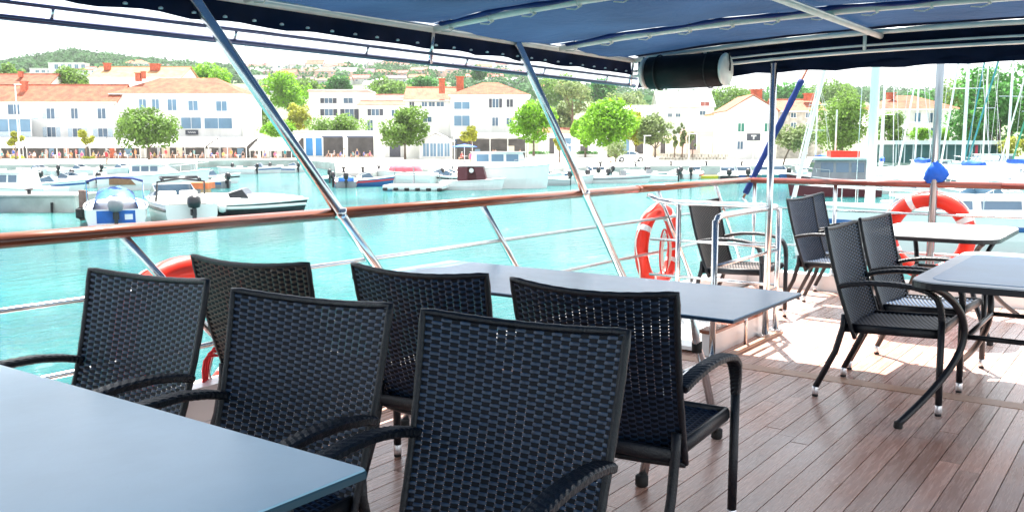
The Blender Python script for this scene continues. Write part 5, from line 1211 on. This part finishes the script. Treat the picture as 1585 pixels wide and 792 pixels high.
# middle group
rf = thing('pontoon_raft', 'flat pontoon with thin posts and tyres in front of the dark red cabin boat', 'pontoon', PZ(640, 296, WATER), VIEW_RZ+R(-8))
MB().add([(-2.3,0,.18),(2.2,-.3,.18),(2.2,2.6,.18),(-2.3,2.6,.18),(-2.3,0,.42),(2.2,-.3,.42),(2.2,2.6,.42),(-2.3,2.6,.42)], [(0,3,2,1),(4,5,6,7),(0,1,5,4),(1,2,6,5),(2,3,7,6),(3,0,4,7)]).build('platform', M['hull_w'], rf)
for k in range(6): MB().lathe([(.06,-.12),(.17,-.1),(.19,0),(.17,.1),(.06,.12)], (-2.1+k*.82,-.06*k-.05,.14), 10).build('tyre', M['rubber'], rf)
for (x, y) in ((-1.4,.1),(.1,-.1),(2.0,-.2),(-.6,2.4)): MB().tube([(x,y,.42),(x,y,1.75)], .03, 6).build('post', M['hull_g'], rf)
MB().tube([(-1.4,.1,1.2),(.1,-.1,1.2),(2.0,-.2,1.2)], .02, 6).build('rail', M['chrome'], rf)
t, ws = boat('covered_boat', 'white boat with faded pink-red cover behind the pontoon', 622, 284, 165, 6.0, 2.3, .9, 1.3, group='boats in the middle'); 
b = MB(); b.lathe([(.02,-1.6),(.8,-1.3),(.95,0),(.8,1.2),(.02,1.5)], (-.3,0,1.05), 14, 'x'); b.v = [(x, y, 1.05+max(0,(z-1.05))*.75) for x,y,z in b.v]; b.build('cover', mat('faded_red_cover', (.62,.12,.16), .7, var=.3, scale=2), t, True)
t, ws = boat('small_boat', 'small grey open boat with outboard between the pink cover and the red cabin', 672, 283, 12, 5.0, 2.0, .6, .9, 'hull_g', group='boats in the middle'); seats(t, 5.0, 2.0, .6); screen(t, .8, .7, .75, .5); outboard(t, 5.0)
t, ws = boat('cabin_boat', 'small boat with dark red open cabin in the middle of the harbour', 729, 293.5, -2, 4.6, 2.0, .62, .85, group='boats in the middle')
MB().box(-1.6,1.15,-.8,.8,1.75,1.85).build('cabin_roof', M['hull_w'], t)
MB().add([(.55,-.78,.55),(1.25,-.7,.55),(.95,-.72,1.75),(.3,-.78,1.75),(.55,.78,.55),(1.25,.7,.55),(.95,.72,1.75),(.3,.78,1.75)], [(0,1,2,3),(7,6,5,4),(1,5,6,2)]).build('cabin_front', M['hull_m'], t)
MB().box(-.9,.5,.70,.76,.55,1.74).build('cabin_side', M['hull_m'], t); MB().box(-.95,-.2,-.78,-.74,.55,1.74).build('cabin_side', M['hull_m'], t)
MB().lathe([(.02,-.02),(.17,-.02),(.17,.02),(.02,.02)], (.1,-.80,1.45), 14, 'y').build('lifebuoy', M['hull_w'], t)
for s in (-1,1): MB().tube([(-1.5,s*.75,.6),(-1.5,s*.75,1.75)], .025, 6).build('roof_post', M['chrome'], t)
t, ws = boat('cabin_cruiser', 'tall white cabin cruiser with three slanted windows in the middle of the harbour', 782, 291, 8, 6.6, 2.7, 1.55, 1.85, group='boats in the middle', full=.7); cabin(t, -2.6, 1.6, 1.15, 1.6, 2.75, wins=3, gm='glass_b'); pulpit(t, 6.6, ws)
person(730, 260.5, False, 'pink', 0, 'person in a bright pink top standing behind the dark red cabin boat')
for k, (x, y, h, L, m_, lb) in enumerate(((848,287,190,3.4,'rubber_g','grey inflatable with tilted outboard right of the cabin cruiser'),(880,284,12,4.2,'hull_w','small white boat with dark outboard at the leaning post'),(908,281,175,3.6,'hull_b','dark blue dinghy just right of the leaning post'),(958,283,2,5.2,'hull_w','long white open boat with grey stripe near the white car'),(1010,280.5,178,4.4,'hull_w','white boat with dark console right of the long open boat'),(1030,276,10,3.6,'hull_t','pale little boat at the right end of the row near the car'))):
    t, ws = boat('small_boat', lb, x, y, h, L, 1.8, .5, .75, m_, group='small boats below the car', stripe='hull_g' if k == 3 else None); outboard(t, L, 0, 'motor_k')
    if k in (3,4): seats(t, L, 1.8, .5); MB().box(.1,.6,-.3,.3,.5,1.1).build('console', M['motor'], t)
t, ws = boat('kayak', 'bright yellow kayak floating near the rail at the right', 1102, 276.5, 5, 3.6, .7, .25, .3, 'yellow', deck_m='yellow', full=.2, group='dinghies')
for k, (x, y, m_, lb) in enumerate(((1126,281,'hull_k','small dark-hulled motorboat seen end on, first right of the kayak'),(1151,280,'hull_b','small navy-hulled motorboat seen end on, second right of the kayak'),(1182,279,'hull_t','small teal-hulled motorboat beside the slanting staff'),(1206,278,'hull_b','small white-topped motorboat behind the tall steel post'))):
    t, ws = boat('small_boat', lb, x, y, 80+5*k, 4.4, 1.75, .6, .85, m_, group='end-on boats right of the kayak'); screen(t, .9, .7, .8, .5); MB().bevbox(-1.6,.2,-.7,.7,.5,.95,.06).build('cover', M['hull_w'], t); outboard(t, 4.4, 0, 'motor_k')
# right-hand marina
t, ws = boat('fishing_boat', 'grey and maroon fishing boat with white rail and rigging behind the stern rail', 1290, 303, 172, 5.6, 2.4, 1.0, 1.45, 'hull_m', group='boats behind the stern'); cabin(t, -1.9, 1.7, 1.05, 1.0, 2.35, 'hull_g', 3)
MB().box(-2.2,1.6,-1.15,1.15,2.43,2.52).build('white_top', M['hull_w'], t); MB().box(-1.4,.4,-.7,.7,2.53,2.95).build('orange_raft', M['orange'], t)
MB().tube([(0,0,2.5),(0,0,5.6)], .05, 8).build('mast', M['hull_w'], t); pulpit(t, 5.6, ws)
def sail_yacht(label, x, y, head, L, B, mast_h, mast_r, cover, mx_=.3, boom=True, hm='hull_w', fb=1.0, stay=True, canopy=None):
    t, ws = boat('sailing_yacht', label, x, y, head, L, B, fb, fb+.35, hm, group='sailing yachts on the right', stripe='hull_b', cat='yacht')
    cabin(t, -L*.18, L*.26, B*.30, fb-.02, fb+.5, wins=3, slope=.5)
    x0 = mx_; m_ = MB().tube([(x0,0,fb),(x0,0,fb+mast_h)], [mast_r,mast_r*.8], 10).build('mast', M['hull_w'], t, True)
    for k in (.45,.72): MB().tube([(x0,-B*.28,fb+mast_h*k),(x0,B*.28,fb+mast_h*k)], .025, 5).build('spreader', M['chrome'], m_)
    if boom:
        o = MB().tube([(x0-.1,0,fb+1.1),(x0-L*.38,0,fb+1.15)], .06, 8).build('boom', M['hull_w'], t)
        MB().tube([(x0-.05-L*.37*k/12,0,fb+1.30-.03*math.sin(k)) for k in range(13)], [.10+.09*math.sin(math.pi*(k+1)/14) for k in range(13)], 8).build('sail_cover', M[cover], o, True)
    if stay:
        for e in ((L*.5+.2,0,fb+.35),(-L*.5,0,fb)): MB().tube([(x0,0,fb+mast_h*.98),e], .014, 5).build('stay', M['chrome'], m_)
        for s in (-1,1): MB().tube([(x0,0,fb+mast_h*.98),(x0,s*B*.28,fb+mast_h*.72),(x0-.1,s*B*.47,fb)], .012, 5).build('shroud', M['chrome'], m_)
        MB().tube([(x0+.12,0,fb+mast_h*.93),(L*.5+.1,0,fb+.5)], .06, 6).build('furled_sail', M[canopy or 'hull_w'], m_)
    pulpit(t, L, ws); return t
sail_yacht('big white yacht with thick white mast and navy sail cover, close behind the stern rail', 1530, 396, 178, 11.5, 3.4, 12, .15, 'hull_w', 3.6, fb=1.25)
sail_yacht('yacht with slender white mast right of the grey pole', 1489, 318, 80, 9.5, 3.0, 12, .10, 'blue_cloth', .3, canopy='hull_w')
sail_yacht('yacht with brownish thin mast left of the villa', 1362, 296, 70, 8.0, 2.7, 10, .08, 'blue_cloth', .2)
sail_yacht('yacht at the right edge with blue furled sail', 1560, 305, 98, 9.0, 3.0, 12, .09, 'blue_cloth', .3, canopy='hull_t')
sail_yacht('yacht with green furled sail past the right edge', 1625, 300, 95, 9.0, 3.0, 12, .09, 'hull_t', .3, canopy='green')
sail_yacht('small yacht between the white mast and the grey pole', 1415, 302, 85, 7.0, 2.4, 8.5, .06, 'blue_cloth', .2)
t, ws = boat('motor_yacht', 'white motor cruiser moored by the green shed', 1535, 272, 175, 8.0, 2.8, 1.1, 1.6, group='boats behind the stern'); cabin(t, -2.0, 2.4, 1.1, 1.15, 2.3, slope=.8); pulpit(t, 8.0, ws)
t, ws = boat('motor_yacht', 'low white motorboat under the villa among the masts', 1440, 280, 5, 7.0, 2.5, .9, 1.3, group='boats behind the stern'); cabin(t, -1.6, 1.8, .95, .95, 1.9); pulpit(t, 7.0, ws)
t, ws = boat('tender', 'white and blue inflatable tender just beyond the stern rail at the right', 1560, 372, 20, 4.2, 1.9, .55, .75, 'hull_w', group='boats behind the stern'); seats(t, 4.2, 1.9, .5); outboard(t, 4.2, 0, 'motor_k')
for s in (-1,1): MB().tube([(-2.0,s*.9,.55),(0,s*.95,.58),(1.3,s*.75,.66),(2.1,s*.12,.8)], .2, 10).build('side_tube', M['rubber_g'], t, True)
t, ws = boat('launch', 'white launch with blue canvas seats beyond the stern rail', 1490, 345, 12, 6.5, 2.4, .9, 1.2, group='boats behind the stern', stripe='hull_b'); seats(t, 6.5, 2.4, .85); screen(t, 1.4, .9, 1.0, .55, 'glass_b'); MB().bevbox(-2.6,-.6,-.9,.9,.8,1.15,.08).build('blue_cover', M['tarp'], t); pulpit(t, 6.5, ws)
for k, (x, y, h, mh, lb) in enumerate(((1262,284,95,8,'thin-masted yacht beyond the grey fishing boat'),(1520,286,85,12,'yacht with thin mast in front of the huge tree'),(1590,290,92,11,'yacht whose mast stands at the very right edge'))):
    sail_yacht(lb, x, y, h, 8.0, 2.6, mh, .07, ('blue_cloth','hull_w','blue_cloth2')[k % 3], .2, canopy=('hull_w','hull_t')[k % 2])

# ------------------------------------------------------------------ harbour haze
hz = bpy.data.materials.new('harbour_haze'); hz.use_nodes = True; t_ = hz.node_tree; t_.nodes.clear()
o_ = t_.nodes.new('ShaderNodeOutputMaterial'); pv = t_.nodes.new('ShaderNodeVolumePrincipled'); pv.inputs['Density'].default_value = .00012; pv.inputs['Color'].default_value = (.93,.96,1,1); pv.inputs['Anisotropy'].default_value = .2
t_.links.new(pv.outputs[0], o_.inputs['Volume'])
hb = stuff(MB().box(-1600,2600,-1600,2600,-3.2,130).build('haze', hz)); hb['label'] = 'thin bright haze over the harbour and hills'; hb['category'] = 'haze'
